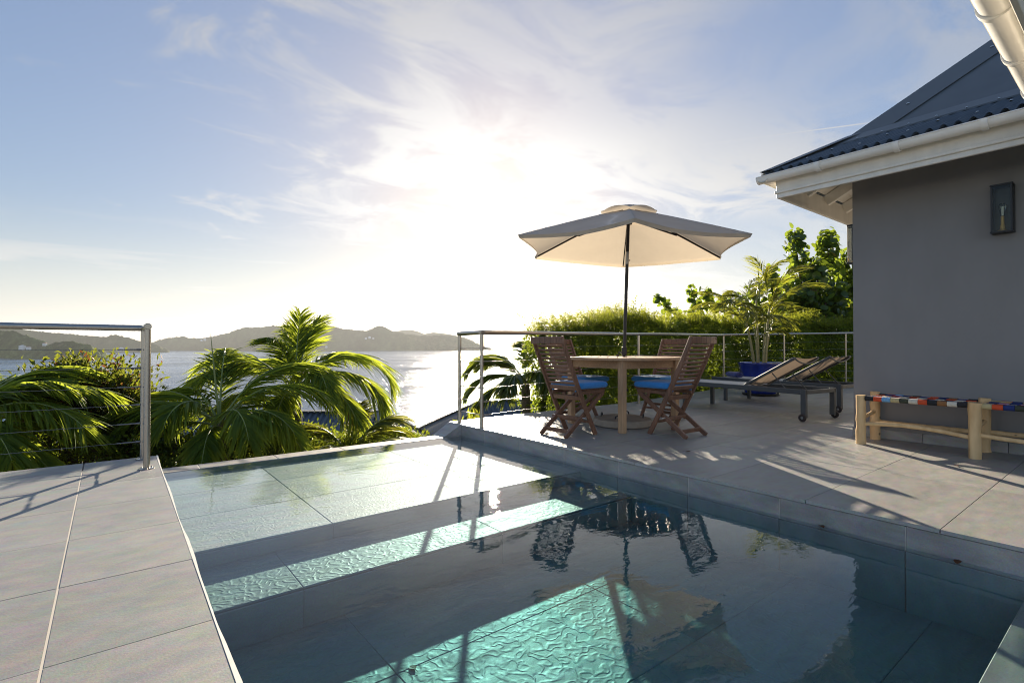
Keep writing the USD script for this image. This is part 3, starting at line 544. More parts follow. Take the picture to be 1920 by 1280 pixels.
for k in range(8):
    y = WY - 0.12 - k * 0.55
    obj('rafter', beam((FX + 0.035, y, eave_z(OV - 0.035) - 0.075), (WX - 0.001, y, eave_z(0) - 0.075), 0.05, 0.12, 0.004), M['white'], villa)
obj('rafter', beam((FX + 0.05, FY - 0.05, eave_z(OV - 0.05) - 0.085), (WX + 0.0, WY, eave_z(0) - 0.085), 0.055, 0.15, 0.004), M['white'], villa)
def slope_pt(side, s, o, dz=0.0):
    """point on the lower roof: o outside the wall, s along"""
    z = eave_z(o) + dz
    return (WX - o, s, z) if side == 0 else (s, WY + o, z)
for side in (0, 1):                                                       # soffit boards
    for k in range(5):
        o0, o1 = OV - 0.03 - k * 0.11, OV - 0.03 - (k + 1) * 0.11 + 0.004
        if side == 0: P = [(WX - o0, -3.2, eave_z(o0)), (WX - o0, WY + o0, eave_z(o0)), (WX - o1, WY + o1, eave_z(o1)), (WX - o1, -3.2, eave_z(o1))]
        else: P = [(WX - o0, WY + o0, eave_z(o0)), (13.0, WY + o0, eave_z(o0)), (13.0, WY + o1, eave_z(o1)), (WX - o1, WY + o1, eave_z(o1))]
        P = np.array(P); obj('soffit_board', trimesh.convex.convex_hull(np.vstack([P, P + [0, 0, 0.012]])), M['white'], villa)
# corrugated sheets
OE, OB = 0.63, 0.03
def roof_z(o): return 2.70 + (OE - o) * math.tan(TH) 
ZB = roof_z(OB)
def corrugated(side, far):
    nt, per, sp = 7, 0.092, 10
    L = far + 6; ns = int(8.0 / per * sp) if side else int((WY + OE + 3.2) / per * sp)
    P = np.zeros((nt, ns, 3))
    for i, t in enumerate(np.linspace(0, 1, nt)):
        o = OE + (OB - OE) * t
        s = np.linspace(-3.2, WY + o, ns) if side == 0 else np.linspace(WX - o, WX + 7.0, ns)
        ph = np.cos(s / per * 2 * math.pi); w = 0.019 * np.sign(ph) * np.abs(ph) ** 0.75
        for k in range(ns): P[i, k] = (WX - o, s[k], roof_z(o) + w[k]) if side == 0 else (s[k], WY + o, roof_z(o) + w[k])
    return grid(P)
for side in (0, 1):
    r = obj('roof_sheet', corrugated(side, 0), M['roof'], villa, smooth=40)
# steep upper roof, its hip cap and apron flashing with bolts
TU = math.radians(44)
def up_pt(side, s, o, lift=0.0):                                          # o <= OB, negative inside
    z = ZB + 0.03 + (OB - o) * math.tan(TU)
    return np.array([WX - o - lift * math.sin(TU), s, z + lift * math.cos(TU)]) if side == 0 else np.array([s, WY + o + lift * math.sin(TU), z + lift * math.cos(TU)])
def panel(poly_pts, th=0.004):
    P = np.array(poly_pts); nrm = np.cross(P[1] - P[0], P[2] - P[0]); nrm /= np.linalg.norm(nrm); nrm *= np.sign(nrm[2])
    return trimesh.convex.convex_hull(np.vstack([P, P - nrm * th]))
OT = -2.6
up = obj('upper_roof', MB().add(panel([up_pt(0, -3.2, OB), up_pt(0, WY + OB, OB), up_pt(0, WY + OT, OT), up_pt(0, -3.2, OT)])).add(panel([up_pt(1, WX - OB, OB), up_pt(1, WX + 7, OB), up_pt(1, WX + 7, OT), up_pt(1, WX - OT, OT)])).mesh(), M['roof_flat'], villa)
W_ = 0.36
cap = obj('hip_cap', MB().add(panel([up_pt(0, WY + OB, OB, 0.012), up_pt(0, WY + OB - W_, OB, 0.012), up_pt(0, WY + OT - W_, OT, 0.012), up_pt(0, WY + OT, OT, 0.012)], 0.0075)).add(panel([up_pt(1, WX - OB, OB, 0.012), up_pt(1, WX - OB + W_, OB, 0.012), up_pt(1, WX - OT + W_, OT, 0.012), up_pt(1, WX - OT, OT, 0.012)], 0.0075)).mesh(), M['roof_flat'], villa)
# apron over the heads of the corrugated sheets
def apron(side):
    q = [(OB - 0.02, 0.052), (OB + 0.155, 0.028), (OB + 0.165, 0.016)]
    P = np.array([[((WX - o, s, roof_z(o) + l) if side == 0 else (s, WY + o, roof_z(o) + l)) for s in ((-3.2, WY + o) if side == 0 else (WX - o, WX + 7.0))] for o, l in q])
    return grid(P)
for side in (0, 1): obj('apron_flashing', apron(side), M['roof_flat'], villa)
lowcap = MB()
for side in (0, 1):
    q = [(OE + 0.01, 0.030), (OB, 0.058)]
    P = np.array([[((WX - o, WY + o - d, roof_z(o) + l) if side == 0 else (WX - o + d, WY + o, roof_z(o) + l)) for d in (0.0, 0.13)] for o, l in q]); lowcap.add(grid(P))
obj('hip_cap', lowcap.mesh(), M['roof_flat'], villa)
dome_bolt = lambda c, r=0.011: lathe([(0, 0), (r * 1.25, 0), (r * 1.2, r * 0.25), (r * 0.8, r * 0.75), (0, r)], 8, c)
for k in range(16):
    s = WY - 0.1 - k * 0.206; o = OB + 0.13
    obj('roof_bolt', dome_bolt((WX - o, s, roof_z(o) + 0.030), 0.009), M['bolt'], villa)
for k in range(18):
    s = WY + 0.22 - k * 0.206; o = OE - 0.16 - 0.12 * (k % 2)
    if s < WY + o - 0.1: obj('roof_bolt', dome_bolt((WX - o, round(s / 0.092) * 0.092, roof_z(o) + 0.018), 0.009), M['bolt'], villa)
for (ds, o) in ((0.16, -0.25), (0.17, -0.78), (0.16, -1.35), (0.75, -0.62), (0.72, -1.1)):
    obj('roof_bolt', dome_bolt(up_pt(0, WY + o - ds, o, 0.008), 0.014), M['bolt'], villa)
# gutters: half round, with brackets
def gutter(p, q, r, parent, name='gutter', brackets=(), outer=None):
    p, q = np.array(p, float), np.array(q, float); d, s, u = frame(q - p)
    ang = np.linspace(math.pi, 2 * math.pi, 13); prof = [(math.cos(a) * r, math.sin(a) * r) for a in ang]
    prof = [(-r - 0.006, 0.004), (-r - 0.006, -0.004)] + prof + [(r + 0.006, -0.004), (r + 0.006, 0.004)] + [(math.cos(a) * (r - 0.004), math.sin(a) * (r - 0.004)) for a in ang[::-1]]
    prof = np.array(prof); n_ = len(prof); P = np.stack([np.stack([e + s * a + u * b for a, b in np.vstack([prof, prof[:1]])]) for e in (p, q)])
    g = obj(name, grid(P), M['gutter'], parent, smooth=35)
    L = np.linalg.norm(q - p)
    for t in brackets:
        c = p + d * t; rr_ = r + 0.011; a2 = np.linspace(math.pi, 2 * math.pi, 13)
        ring = MB()
        for w0, w1 in ((-0.022, 0.022),):
            P2 = np.stack([np.stack([c + d * w + s * math.cos(a) * R + u * math.sin(a) * R for a in a2]) for w, R in ((w0, r), (w0, rr_), (w1, rr_), (w1, r))]); ring.add(grid(P2))
        obj('bracket', ring.mesh(), M['gutter'], g, smooth=40)
    return g
GR = 0.062
gz = 2.668
gutter((FX - 0.075, -3.2, gz), (FX - 0.075, FY + 0.14, gz), GR, villa, brackets=(2.55, 3.35, 4.05, 4.62, 5.25))
gutter((FX - 0.13, FY + 0.075, gz - 0.002), (13.0, FY + 0.075, gz - 0.002), GR, villa, brackets=(0.5, 1.6))
obj('gutter_end', trimesh.convex.convex_hull(np.array([(FX - 0.075 + math.cos(a) * GR, FY + 0.141 + e, gz + math.sin(a) * GR) for a in np.linspace(math.pi, 2 * math.pi, 13) for e in (0, 0.004)])), M['gutter'], villa)

def lantern(loc, rotz, label):
    t = thing('wall_lantern', label, 'lantern', loc, rotz, 'wall lanterns')   # local: back at x=0, sticks out to -x, width along y
    w, h, d = 0.135, 0.41, 0.105
    obj('back_plate', cbox(-0.010, 0.0, -w / 2 - 0.004, w / 2 + 0.004, -h / 2, h / 2, 0.002), M['lampback'], t)
    for sy in (-1, 1):
        for x in (-d, -0.022): obj('frame_bar', cbox(x, x + 0.012, sy * (w / 2 - 0.006) - 0.006, sy * (w / 2 - 0.006) + 0.006, -h / 2 + 0.0145, h / 2 - 0.0145, 0.0015), M['lamp_metal'], t)
    for z in (-h / 2, h / 2 - 0.014): obj('frame_cap', cbox(-d - 0.004, -0.0105, -w / 2 - 0.005, w / 2 + 0.005, z, z + 0.014, 0.003), M['lamp_metal'], t)
    obj('pane', cbox(-d + 0.004, -d + 0.007, -w / 2 + 0.0125, w / 2 - 0.0125, -h / 2 + 0.0145, h / 2 - 0.0145), M['pane'], t)
    for sy in (-1, 1): obj('pane', cbox(-d + 0.0125, -0.0225, sy * (w / 2 - 0.006) - 0.0015, sy * (w / 2 - 0.006) + 0.0015, -h / 2 + 0.0145, h / 2 - 0.0145), M['pane'], t)
    obj('socket', lathe([(0, -0.19), (0.034, -0.19), (0.034, -0.183), (0.018, -0.172), (0.017, -0.14), (0, -0.14)], 16, (-0.055, 0, 0)), M['brass'], t, smooth=40)
    obj('candle_sleeve', lathe([(0, -0.14), (0.012, -0.14), (0.012, -0.062), (0, -0.062)], 14, (-0.055, 0, 0)), M['brass'], t, smooth=40)
    obj('bulb', lathe([(0, -0.06), (0.013, -0.06), (0.016, -0.03), (0.023, 0.0), (0.027, 0.028), (0.018, 0.044), (0, 0.05)], 16, (-0.055, 0, 0)), M['pane'], t, smooth=40)
    fil = MB()
    for a in range(6):
        c, s_ = math.cos(a * 1.047) * 0.010, math.sin(a * 1.047) * 0.010
        fil.add(tube([(-0.055 + c * 0.4, s_ * 0.4, -0.055), (-0.055 + c, s_, 0.02)], 0.0016, 5))
    obj('filament', fil.mesh(), M['bulb'], t)
    return t
lantern((WX - 0.001, 0.835, 2.065), 0, 'black glass wall lantern on the near grey wall, facing the pool')
lantern((6.22, WY + 0.001, 1.985), -90, 'dark wall lantern seen edge on just behind the wall corner')

# the near eave in the upper right corner
near = thing('porch_roof', 'white gutter and fascia of the nearby porch roof in the top right corner', 'roof')
gutter((2.55, 0.505, 2.625), (5.33, 0.505, 2.625), 0.072, near, brackets=(0.95, 1.62, 2.3))
obj('fascia_board', cbox(2.55, 5.36, 0.385, 0.412, 2.43, 2.66, 0.003), M['white'], near)
obj('roof_deck', trimesh.convex.convex_hull(np.array([(x, y, z + e) for x in (2.55, 5.36) for y, z in ((0.50, 2.69), (-2.6, 3.9)) for e in (0, 0.04)])), M['roof_flat'], near)
obj('soffit', trimesh.convex.convex_hull(np.array([(x, y, z + e) for x in (2.56, 5.35) for y, z in ((0.384, 2.60), (-2.6, 3.80)) for e in (0, 0.02)])), M['white'], near)

# ------------------------------------------------------------------ table, chairs, umbrella
TC = np.array([4.667, 3.873]); toC = -np.array([math.sin(math.radians(YAW)), math.cos(math.radians(YAW))]); taz = math.degrees(math.atan2(-TC[1], -TC[0]))
tb = thing('round_table', 'round teak table with square legs under the umbrella', 'table', (*TC, 0), taz)      # local +x points towards the pool
TZ = 0.785
nb = 11; R_ = 0.655
from shapely.geometry import Point
disc = Point(0, 0).buffer(R_, 64).difference(Point(0, 0).buffer(0.027, 12)); inner = Point(0, 0).buffer(R_ - 0.075, 64)
obj('table_rim', trimesh.util.concatenate([trimesh.creation.extrude_polygon(disc.difference(inner), 0.028, engine='earcut')]).apply_translation([0, 0, TZ - 0.028]), M['teak'], tb)
w = 2 * (R_ - 0.075) / nb
for k in range(nb):
    g = inner.intersection(sbox(-1, -(R_ - 0.075) + k * w + 0.003, 1, -(R_ - 0.075) + (k + 1) * w - 0.003)).difference(Point(0, 0).buffer(0.027, 12))
    for gg in getattr(g, 'geoms', [g]):
        obj('tabletop_slat', trimesh.creation.extrude_polygon(gg.buffer(-0.001), 0.024, engine='earcut').apply_translation([0, 0, TZ - 0.0265]), M['teak'], tb)
LR = 0.585
for k in range(4):
    a = k * math.pi / 2; c, s = math.cos(a), math.sin(a)
    m = cbox(-0.034, 0.034, -0.034, 0.034, 0, TZ - 0.0285, 0.005); m.apply_transform(trimesh.transformations.rotation_matrix(a + math.pi / 4, [0, 0, 1])); m.apply_translation([LR * c, LR * s, 0]); obj('leg', m, M['teakleg'], tb)
    a2 = a + math.pi / 2; p, q = np.array([LR * c, LR * s, TZ - 0.075]), np.array([LR * math.cos(a2), LR * math.sin(a2), TZ - 0.075]); d = (q - p) / np.linalg.norm(q - p)
    obj('apron', beam(p + d * 0.0345, q - d * 0.0345, 0.024, 0.088, 0.003), M['teak'], tb)

ub = thing('umbrella_base', 'round beige concrete umbrella base with black handles under the table', 'umbrella base', (*TC, 0))
obj('weight', lathe([(0, 0.0), (0.315, 0.0), (0.332, 0.012), (0.334, 0.060), (0.322, 0.080), (0.26, 0.096), (0.08, 0.112), (0, 0.113)], 48), M['base'], ub, smooth=40)
obj('sleeve', lathe([(0.0195, 0.112), (0.031, 0.112), (0.031, 0.46), (0.027, 0.475), (0.0195, 0.475)], 20), M['chrome'], ub, smooth=40)
obj('clamp_knob', MB().add(tube([(0.03, 0, 0.40), (0.07, 0, 0.40)], 0.006, 8)).add(tube([(0.07, 0, 0.40), (0.085, 0, 0.40)], 0.018, 10)).mesh(), M['black'], ub, smooth=40)
for k in range(4):
    a = k * math.pi / 2 + 0.62; c, s = math.cos(a), math.sin(a); tx_, ty_ = -s, c
    hp = [(0.235 * c + tx_ * u, 0.235 * s + ty_ * u, 0.094 + v) for u, v in ((-0.06, -0.004), (-0.055, 0.028), (-0.03, 0.04), (0.03, 0.04), (0.055, 0.028), (0.06, -0.004))]
    obj('handle', tube(hp, 0.0075, 8), M['black'], ub, smooth=40)

um = thing('garden_umbrella', 'beige six-panel garden umbrella with dark pole through the teak table', 'umbrella', (*TC, 0.118), taz + 2.0)
UsdGeom.Xformable(um).AddRotateXOp().Set(-1.9)                              # it leans a little
lean = 0.0
PZ = 2.44 - 0.118
obj('pole', MB().add(tube([(0, 0, 0), (0, 0, 1.86 - 0.118)], 0.0188, 16)).add(tube([(0, 0, 1.99 - 0.118), (0, 0, PZ)], 0.0188, 16)).mesh(), M['pole'], um, smooth=40)
obj('tilt_joint', MB().add(tube([(0, 0, 1.855 - 0.118), (0, 0, 1.995 - 0.118)], 0.0215, 16)).add(tube([(-0.005, 0.022, 1.90 - 0.118), (-0.005, 0.034, 1.90 - 0.118)], 0.009, 10)).mesh(), M['chrome'], um, smooth=40)
obj('crank', MB().add(cbox(-0.03, 0.03, -0.028, 0.028, 0.80 - 0.118, 0.90 - 0.118, 0.008)).add(tube([(0, -0.028, 0.84 - 0.118), (0, -0.06, 0.84 - 0.118), (0, -0.062, 0.80 - 0.118)], 0.006, 8)).add(tube([(0, -0.055, 0.80 - 0.118), (0, -0.09, 0.80 - 0.118)], 0.010, 8)).mesh(), M['pole'], um, smooth=40)
RZ, AZ_, RU = 2.055 - 0.118, 2.505 - 0.118, 1.355
def canopy_pt(th, r, layer=0.0):
    """th: angle; r: 0 centre .. 1 rim. six ribs at multiples of 60 deg; cloth sags a little between them, rim is scalloped"""
    k = math.floor(th / (math.pi / 3)); f = th / (math.pi / 3) - k
    a, b = k * math.pi / 3, (k + 1) * math.pi / 3
    def rib(t, rr): 
        return np.array([math.cos(t) * RU * rr, math.sin(t) * RU * rr, AZ_ - (AZ_ - RZ) * (0.94 * rr + 0.06 * rr * rr)])
    pull = 1 - 0.085 * r * 4 * f * (1 - f)
    p = (rib(a, r) * (1 - f) + rib(b, r) * f); p[:2] *= pull
    p[2] -= 0.035 * r * 4 * f * (1 - f) * (1 - 0.3 * r) - 0.0
    return p + [0, 0, layer]
for k in range(6):
    rs = np.linspace(0.155, 1, 12); fs = np.linspace(0, 0.9999, 13)
    P = np.array([[canopy_pt((k + f) * math.pi / 3, r) for f in fs] for r in rs])
    wr = (meshkit.fbm(P * np.array([7, 7, 2]), 3, 21 + k) - 0.5) * 0.012; P[:, :, 2] += wr * np.sin(np.linspace(0, math.pi, 13))[None, :]
    hem = P[-1] + np.array([0, 0, -0.035]); P = np.concatenate([P, hem[None] * 1.0])
    P[-1, :, :2] *= 0.985
    obj('canopy_panel', grid(P), M['canopy'], um, smooth=50)
# vent cap
for k in range(6):
    rs = np.linspace(0.0, 1, 6); fs = np.linspace(0, 1, 9); V = []
    for r in rs:
        row = []
        for f in fs:
            th = (k + f) * math.pi / 3; scal = 1 - 0.06 * 4 * f * (1 - f)
            row.append((math.cos(th) * 0.335 * r * scal, math.sin(th) * 0.335 * r * scal, AZ_ + 0.036 - 0.112 * r ** 1.4 + 0.034 * r ** 3 * 4 * f * (1 - f)))
        V.append(row)
    obj('vent_panel', grid(np.array(V)), M['canopy'], um, smooth=50)
obj('hub', lathe([(0, -0.02), (0.045, -0.02), (0.05, 0.0), (0.045, 0.03), (0.022, 0.045), (0, 0.045)], 18, (0, 0, AZ_ - 0.075)), M['pole'], um, smooth=40)
obj('runner', lathe([(0.02, -0.05), (0.042, -0.05), (0.042, 0.02), (0.03, 0.035), (0.02, 0.035)], 18, (0, 0, AZ_ - 0.14)), M['pole'], um, smooth=40)
for k in range(6):
    t = k * math.pi / 3; P = [canopy_pt(t + 1e-6, r) + [0, 0, -0.016] for r in (0.06, 0.3, 0.6, 0.985)]
    rb = MB()
    for a, b in zip(P[:-1], P[1:]): rb.add(beam(a, b, 0.015, 0.020, 0.002, ext=0.003))
    rb_ = obj('rib', rb.mesh(), M['pole'], um)
    obj('strut', beam(np.array([0.035 * math.cos(t), 0.035 * math.sin(t), AZ_ - 0.135]), canopy_pt(t + 1e-6, 0.50) + [0, 0, -0.03], 0.013, 0.018, 0.002), M['pole'], rb_)

# folding chairs
def chair(loc, rotz, label):
    t = thing('folding_chair', label, 'chair', loc, rotz, 'folding chairs round the teak table')   # local: faces +x
    W = 0.205
    ft, tp = np.array([0.195, 0, 0.0]), np.array([-0.300, 0, 0.995])
    up_ = lambda z: ft + (tp - ft) * (z / 0.995) + np.array([-0.030 * math.sin(math.pi * min(z / 0.995, 1)), 0, 0]) * 0.6
    for s in (-1, 1):
        m = MB(); zs = [0.0, 0.25, 0.5, 0.75, 0.995]
        for a, b in zip(zs[:-1], zs[1:]): m.add(beam(up_(a) + [0, s * W, 0.0], up_(b) + [0, s * W, 0], 0.026, 0.048 - 0.006 * (a > 0.6), 0.004, up=(1, 0, 0), ext=0.002))
        obj('back_post', m.mesh(), M['chairwood'], t)
        obj('leg', beam((-0.222, s * (W - 0.034), 0.006), (0.355, s * (W - 0.034), 0.425), 0.026, 0.046, 0.004), M['chairwood'], t)
        obj('seat_rail', beam((0.375, s * (W - 0.036), 0.440), (-0.06, s * (W - 0.036), 0.432), 0.024, 0.036, 0.004), M['chairwood'], t)
        obj('arm_pin', tube([(0.02, s * (W - 0.06), 0.182), (0.02, s * (W + 0.018), 0.182)], 0.006, 8), M['bolt'], t)
    cr = MB()                                                            # crest rail: slightly bowed, wider than the posts
    ys = np.linspace(-W - 0.022, W + 0.022, 7)
    for a, b in zip(ys[:-1], ys[1:]):
        f = lambda y: up_(0.965) + np.array([-0.018 * (1 - (y / W) ** 2) - 0.012, y, 0.0])
        cr.add(beam(f(a), f(b), 0.026, 0.070, 0.005, ext=0.0012))
    obj('crest_rail', cr.mesh(), M['chairwood'], t)
    for k in range(10):
        z = 0.535 + k * 0.0415; p = up_(z); d = np.array([tp[0] - ft[0], 0, tp[2]]); d /= np.linalg.norm(d)
        obj('back_slat', beam(p + [0, -W + 0.013, 0], p + [0, W - 0.013, 0], 0.011, 0.0255, 0.002, up=d), M['chairwood'], t)
    obj('back_rail', beam(up_(0.485) + [0, -W + 0.0132, 0], up_(0.485) + [0, W - 0.0132, 0], 0.020, 0.045, 0.003, up=(tp - ft)), M['chairwood'], t)
    obj('back_rail', beam(up_(0.385) + [-0.0, -W + 0.0132, 0], up_(0.385) + [0, W - 0.0132, 0], 0.022, 0.052, 0.003, up=(tp - ft)), M['chairwood'], t)
    for k in range(7):
        x = -0.045 + k * 0.062; obj('seat_slat', cbox(x, x + 0.050, -W + 0.016, W - 0.016, 0.4585, 0.4695, 0.003), M['chairwood'], t)
    obj('stretcher', beam((-0.150, -W + 0.021, 0.058), (-0.150, W - 0.021, 0.058), 0.022, 0.040, 0.003), M['chairwood'], t)
    obj('stretcher', beam(up_(0.135) + [0, -W + 0.0132, 0], up_(0.135) + [0, W - 0.0132, 0], 0.040, 0.022, 0.003), M['chairwood'], t)
    obj('stretcher', beam((0.01, -W + 0.0475, 0.175), (0.01, W - 0.0475, 0.175), 0.030, 0.030, 0.003), M['chairwood'], t)
    return t
CH = [((3.735, 3.815), 2, 'brown folding chair nearest the railing end post, at left of the table'), ((4.610, 3.105), 90, 'brown folding chair nearest the pool, back turned to the camera at right of the table'),
      ((5.50, 3.90), 182, 'brown folding chair on the far right of the table, partly hidden behind another'), ((4.66, 4.63), 270, 'brown folding chair on the far left of the table, mostly hidden behind another')]
ch0 = chair((*CH[0][0], 0), CH[0][1], CH[0][2])
for p, r, lab in CH[1:]: dup(ch0, (*p, 0), r, lab, 'chair', 'folding chairs round the teak table')
def cushion_mesh():
    n = 34; u = np.sin(np.linspace(-1, 1, n) * math.pi / 2); X, Y = np.meshgrid(u, u, indexing='ij')
    sup = lambda a: np.sign(a) * np.abs(a) ** 0.92
    edge = (1 - np.abs(X) ** 12) * (1 - np.abs(Y) ** 12); puff = np.clip(edge, 0, 1) ** 0.38
    rim = 1 - 0.035 * (np.abs(X * Y) ** 6)
    top = np.stack([X * 0.222 * rim, Y * 0.215 * rim, 0.034 + 0.040 * puff + 0.004 * (meshkit.fbm(np.stack([X * 3, Y * 3, X * 0], -1), 3, 2) - 0.5) * puff], -1)
    bot = np.stack([X * 0.222 * rim, Y * 0.215 * rim, 0.030 - 0.030 * puff], -1)
    return MB().add(grid(top)).add(grid(bot[:, ::-1])).mesh()
CU = [('dark blue seat cushion on the chair nearest the railing end post', 2), ('blue seat cushion on the chair nearest the pool', 90), ('blue cushion on the far right chair, its top catching light', 182), ('blue cushion on the far left chair, beyond the table leg', 270)]
cu0 = None
for (p, r, _), (lab, _) in zip(CH, CU):
    a = math.radians(r); off = np.array([math.cos(a), math.sin(a)]) * 0.175
    if cu0 is None:
        cu0 = thing('seat_cushion', lab, 'cushion', (p[0] + off[0], p[1] + off[1], 0.470), r, 'blue chair cushions'); obj('cushion', cushion_mesh(), M['cushion'], cu0, smooth=True)
        zz = 0.030; pip = [(0.2215 * math.copysign(abs(math.cos(q)) ** 0.28, math.cos(q)), 0.2145 * math.copysign(abs(math.sin(q)) ** 0.28, math.sin(q)), zz) for q in np.linspace(0, 2 * math.pi, 49)]
        obj('piping', tube(pip, 0.0045, 6, cap=False), M['cushion'], cu0, smooth=True)
        obj('tie_strap', MB().add(cbox(-0.235, -0.215, -0.17, -0.155, -0.02, 0.028, 0.001)).add(cbox(-0.235, -0.215, 0.155, 0.17, -0.02, 0.028, 0.001)).mesh(), M['cushion'], cu0)
    else: dup(cu0, (p[0] + off[0], p[1] + off[1], 0.470), r, lab, 'cushion', 'blue chair cushions')

# ------------------------------------------------------------------ loungers, towel, pot
def lounger(loc, rotz, label):
    t = thing('sun_lounger', label, 'sun lounger', loc, rotz, 'sun loungers')     # local: head (wheels) at y=0, foot at y=L, near side x=0
    L, W, Z = 2.14, 0.61, 0.385
    for x in (0.0, W): obj('side_rail', cbox(x - 0.018, x + 0.018, 0, L, Z - 0.062, Z, 0.005), M['anthracite'], t)
    for y in (0.018, L - 0.018): obj('end_rail', cbox(0.0185, W - 0.0185, y - 0.018, y + 0.018, Z - 0.055, Z - 0.006, 0.004), M['anthracite'], t)
    for x in (0.0, W):
        lg = obj('leg', cbox(x - 0.022, x + 0.022, 0.0, 0.065, 0.045, Z + 0.0015, 0.004), M['anthracite'], t)
        obj('leg', cbox(x - 0.022, x + 0.022, L - 0.30, L - 0.245, 0.0, Z - 0.0625, 0.004), M['anthracite'], t)
        xo = x - 0.040 if x == 0 else x + 0.040
        wm = lathe([(0.018, -0.013), (0.036, -0.013), (0.046, -0.009), (0.048, 0.0), (0.046, 0.009), (0.036, 0.013), (0.018, 0.013)], 28); wm.apply_transform(trimesh.transformations.rotation_matrix(math.pi / 2, [0, 1, 0])); wm.apply_translation([xo, 0.03, 0.048])
        wh = obj('wheel', wm, M['tyre'], t, smooth=40)
        hm = MB().add(tube([(xo - 0.010, 0.03, 0.048), (xo + 0.010, 0.03, 0.048)], 0.012, 14)).add(tube([(xo - 0.012, 0.03, 0.048), (x, 0.03, 0.048)], 0.006, 8))
        for a in range(5): hm.add(beam((xo, 0.03, 0.048), (xo, 0.03 + 0.033 * math.cos(a * 1.2566), 0.048 + 0.033 * math.sin(a * 1.2566)), 0.014, 0.008, 0.001, up=(1, 0, 0)))
        obj('hub', hm.mesh(), M['rim'], wh)
    ys = 0.88                                                            # hinge of the back
    g = np.array([[[x, y, Z - 0.004 - 0.010 * math.sin(math.pi * (x - 0.015) / (W - 0.03))] for x in np.linspace(0.015, W - 0.015, 9)] for y in np.linspace(ys, L - 0.02, 8)])
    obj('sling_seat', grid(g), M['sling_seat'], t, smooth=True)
    th = math.radians(28.5); Lb = 0.80; d = np.array([0, -math.cos(th), math.sin(th)]); h0 = np.array([0, ys, Z - 0.005])
    nn = np.array([0, math.sin(th), math.cos(th)])
    for x in (0.055, W - 0.055): obj('back_rail', beam(h0 + [x, 0, 0], h0 + d * Lb + [x, 0, 0], 0.030, 0.034, 0.005, up=nn), M['anthracite'], t)
    rows = []
    for u in np.linspace(0, 1.0, 16):
        c = h0 + d * Lb * u + nn * 0.010 ; rows.append([c + [x, 0, -0.020 * math.sin(math.pi * (x - 0.07) / (W - 0.14)) * (1.0)] for x in np.linspace(0.070, W - 0.070, 9)])
    top = h0 + d * Lb
    obj('sling_back', grid(np.array(rows)), M['sling'], t, smooth=True)
    for u, dr in ((1.0, 0.075), (0.10, 0.06)):                            # bowed cross tubes
        c = h0 + d * Lb * u; obj('bow_tube', tube([c + np.array([x, 0, -dr * math.sin(math.pi * (x - 0.055) / (W - 0.11)) ** 0.7]) for x in np.linspace(0.0555, W - 0.0555, 15)], 0.010, 8), M['anthracite'], t, smooth=40)
    for x in (0.10, W - 0.10): obj('prop_bar', tube([h0 + d * 0.42 + [x, 0, -0.02], (x, 0.30, Z - 0.05)], 0.008, 8), M['anthracite'], t, smooth=40)
    obj('cross_bar', tube([(0.02, 0.30, Z - 0.05), (W - 0.02, 0.30, Z - 0.05)], 0.010, 8), M['anthracite'], t, smooth=40)
    obj('cross_bar', tube([(0.02, ys + 0.02, Z - 0.045), (W - 0.02, ys + 0.02, Z - 0.045)], 0.010, 8), M['anthracite'], t, smooth=40)
    return t
l0 = lounger((6.585, 2.655, 0), -9.0, 'dark framed sun lounger nearer the wooden chairs, its sling back raised')
dup(l0, (7.87, 2.72, 0), -9.0, 'dark framed sun lounger half hidden by the grey wall corner', 'sun lounger', 'sun loungers')
tw = thing('rolled_towel', 'rolled navy towel lying on the far sun lounger', 'towel', (8.33, 4.50, 0.380), 60)
P = []
for u in np.linspace(-0.16, 0.16, 22):
    row = []
    for a in np.linspace(0, 2 * math.pi, 29):
        r = 0.055 * (1 - 0.22 * abs(u / 0.16) ** 6) * (1 + 0.10 * (meshkit.fbm(np.array([[u * 14, math.cos(a) * 1.6, math.sin(a) * 1.6]]), 3, 3)[0] - 0.5)); row.append((u, math.cos(a) * r * 1.32, 0.050 + math.sin(a) * r * 0.92))
    P.append(row)
obj('roll', grid(np.array(P)), M['towel'], tw, smooth=True)
for e, k in ((-0.159, 0), (0.159, -1)):
    sp = [(e, math.cos(a) * 0.066 * (1 - a / 22), 0.050 + math.sin(a) * 0.046 * (1 - a / 22)) for a in np.linspace(0, 19, 70)]
    obj('roll_end', tube(sp, 0.0062, 6), M['towel'], tw, smooth=True)

PC = (9.57, 4.66)
pt = thing('glazed_pot', 'big glossy blue pot holding the areca palm behind the sun loungers', 'pot', (*PC, 0))
obj('pot_body', lathe([(0, 0.04), (0.26, 0.04), (0.275, 0.055), (0.335, 0.30), (0.375, 0.56), (0.395, 0.585), (0.395, 0.61), (0.375, 0.615), (0.35, 0.60), (0.345, 0.53), (0, 0.53)], 56), M['pot'], pt, smooth=35)
obj('saucer', lathe([(0, 0.001), (0.27, 0.001), (0.315, 0.012), (0.325, 0.045), (0.315, 0.046), (0.30, 0.02), (0, 0.018)], 48), M['black'], pt, smooth=35)
obj('soil', lathe([(0, 0.545), (0.2, 0.542), (0.343, 0.533)], 24), M['soil'], pt)

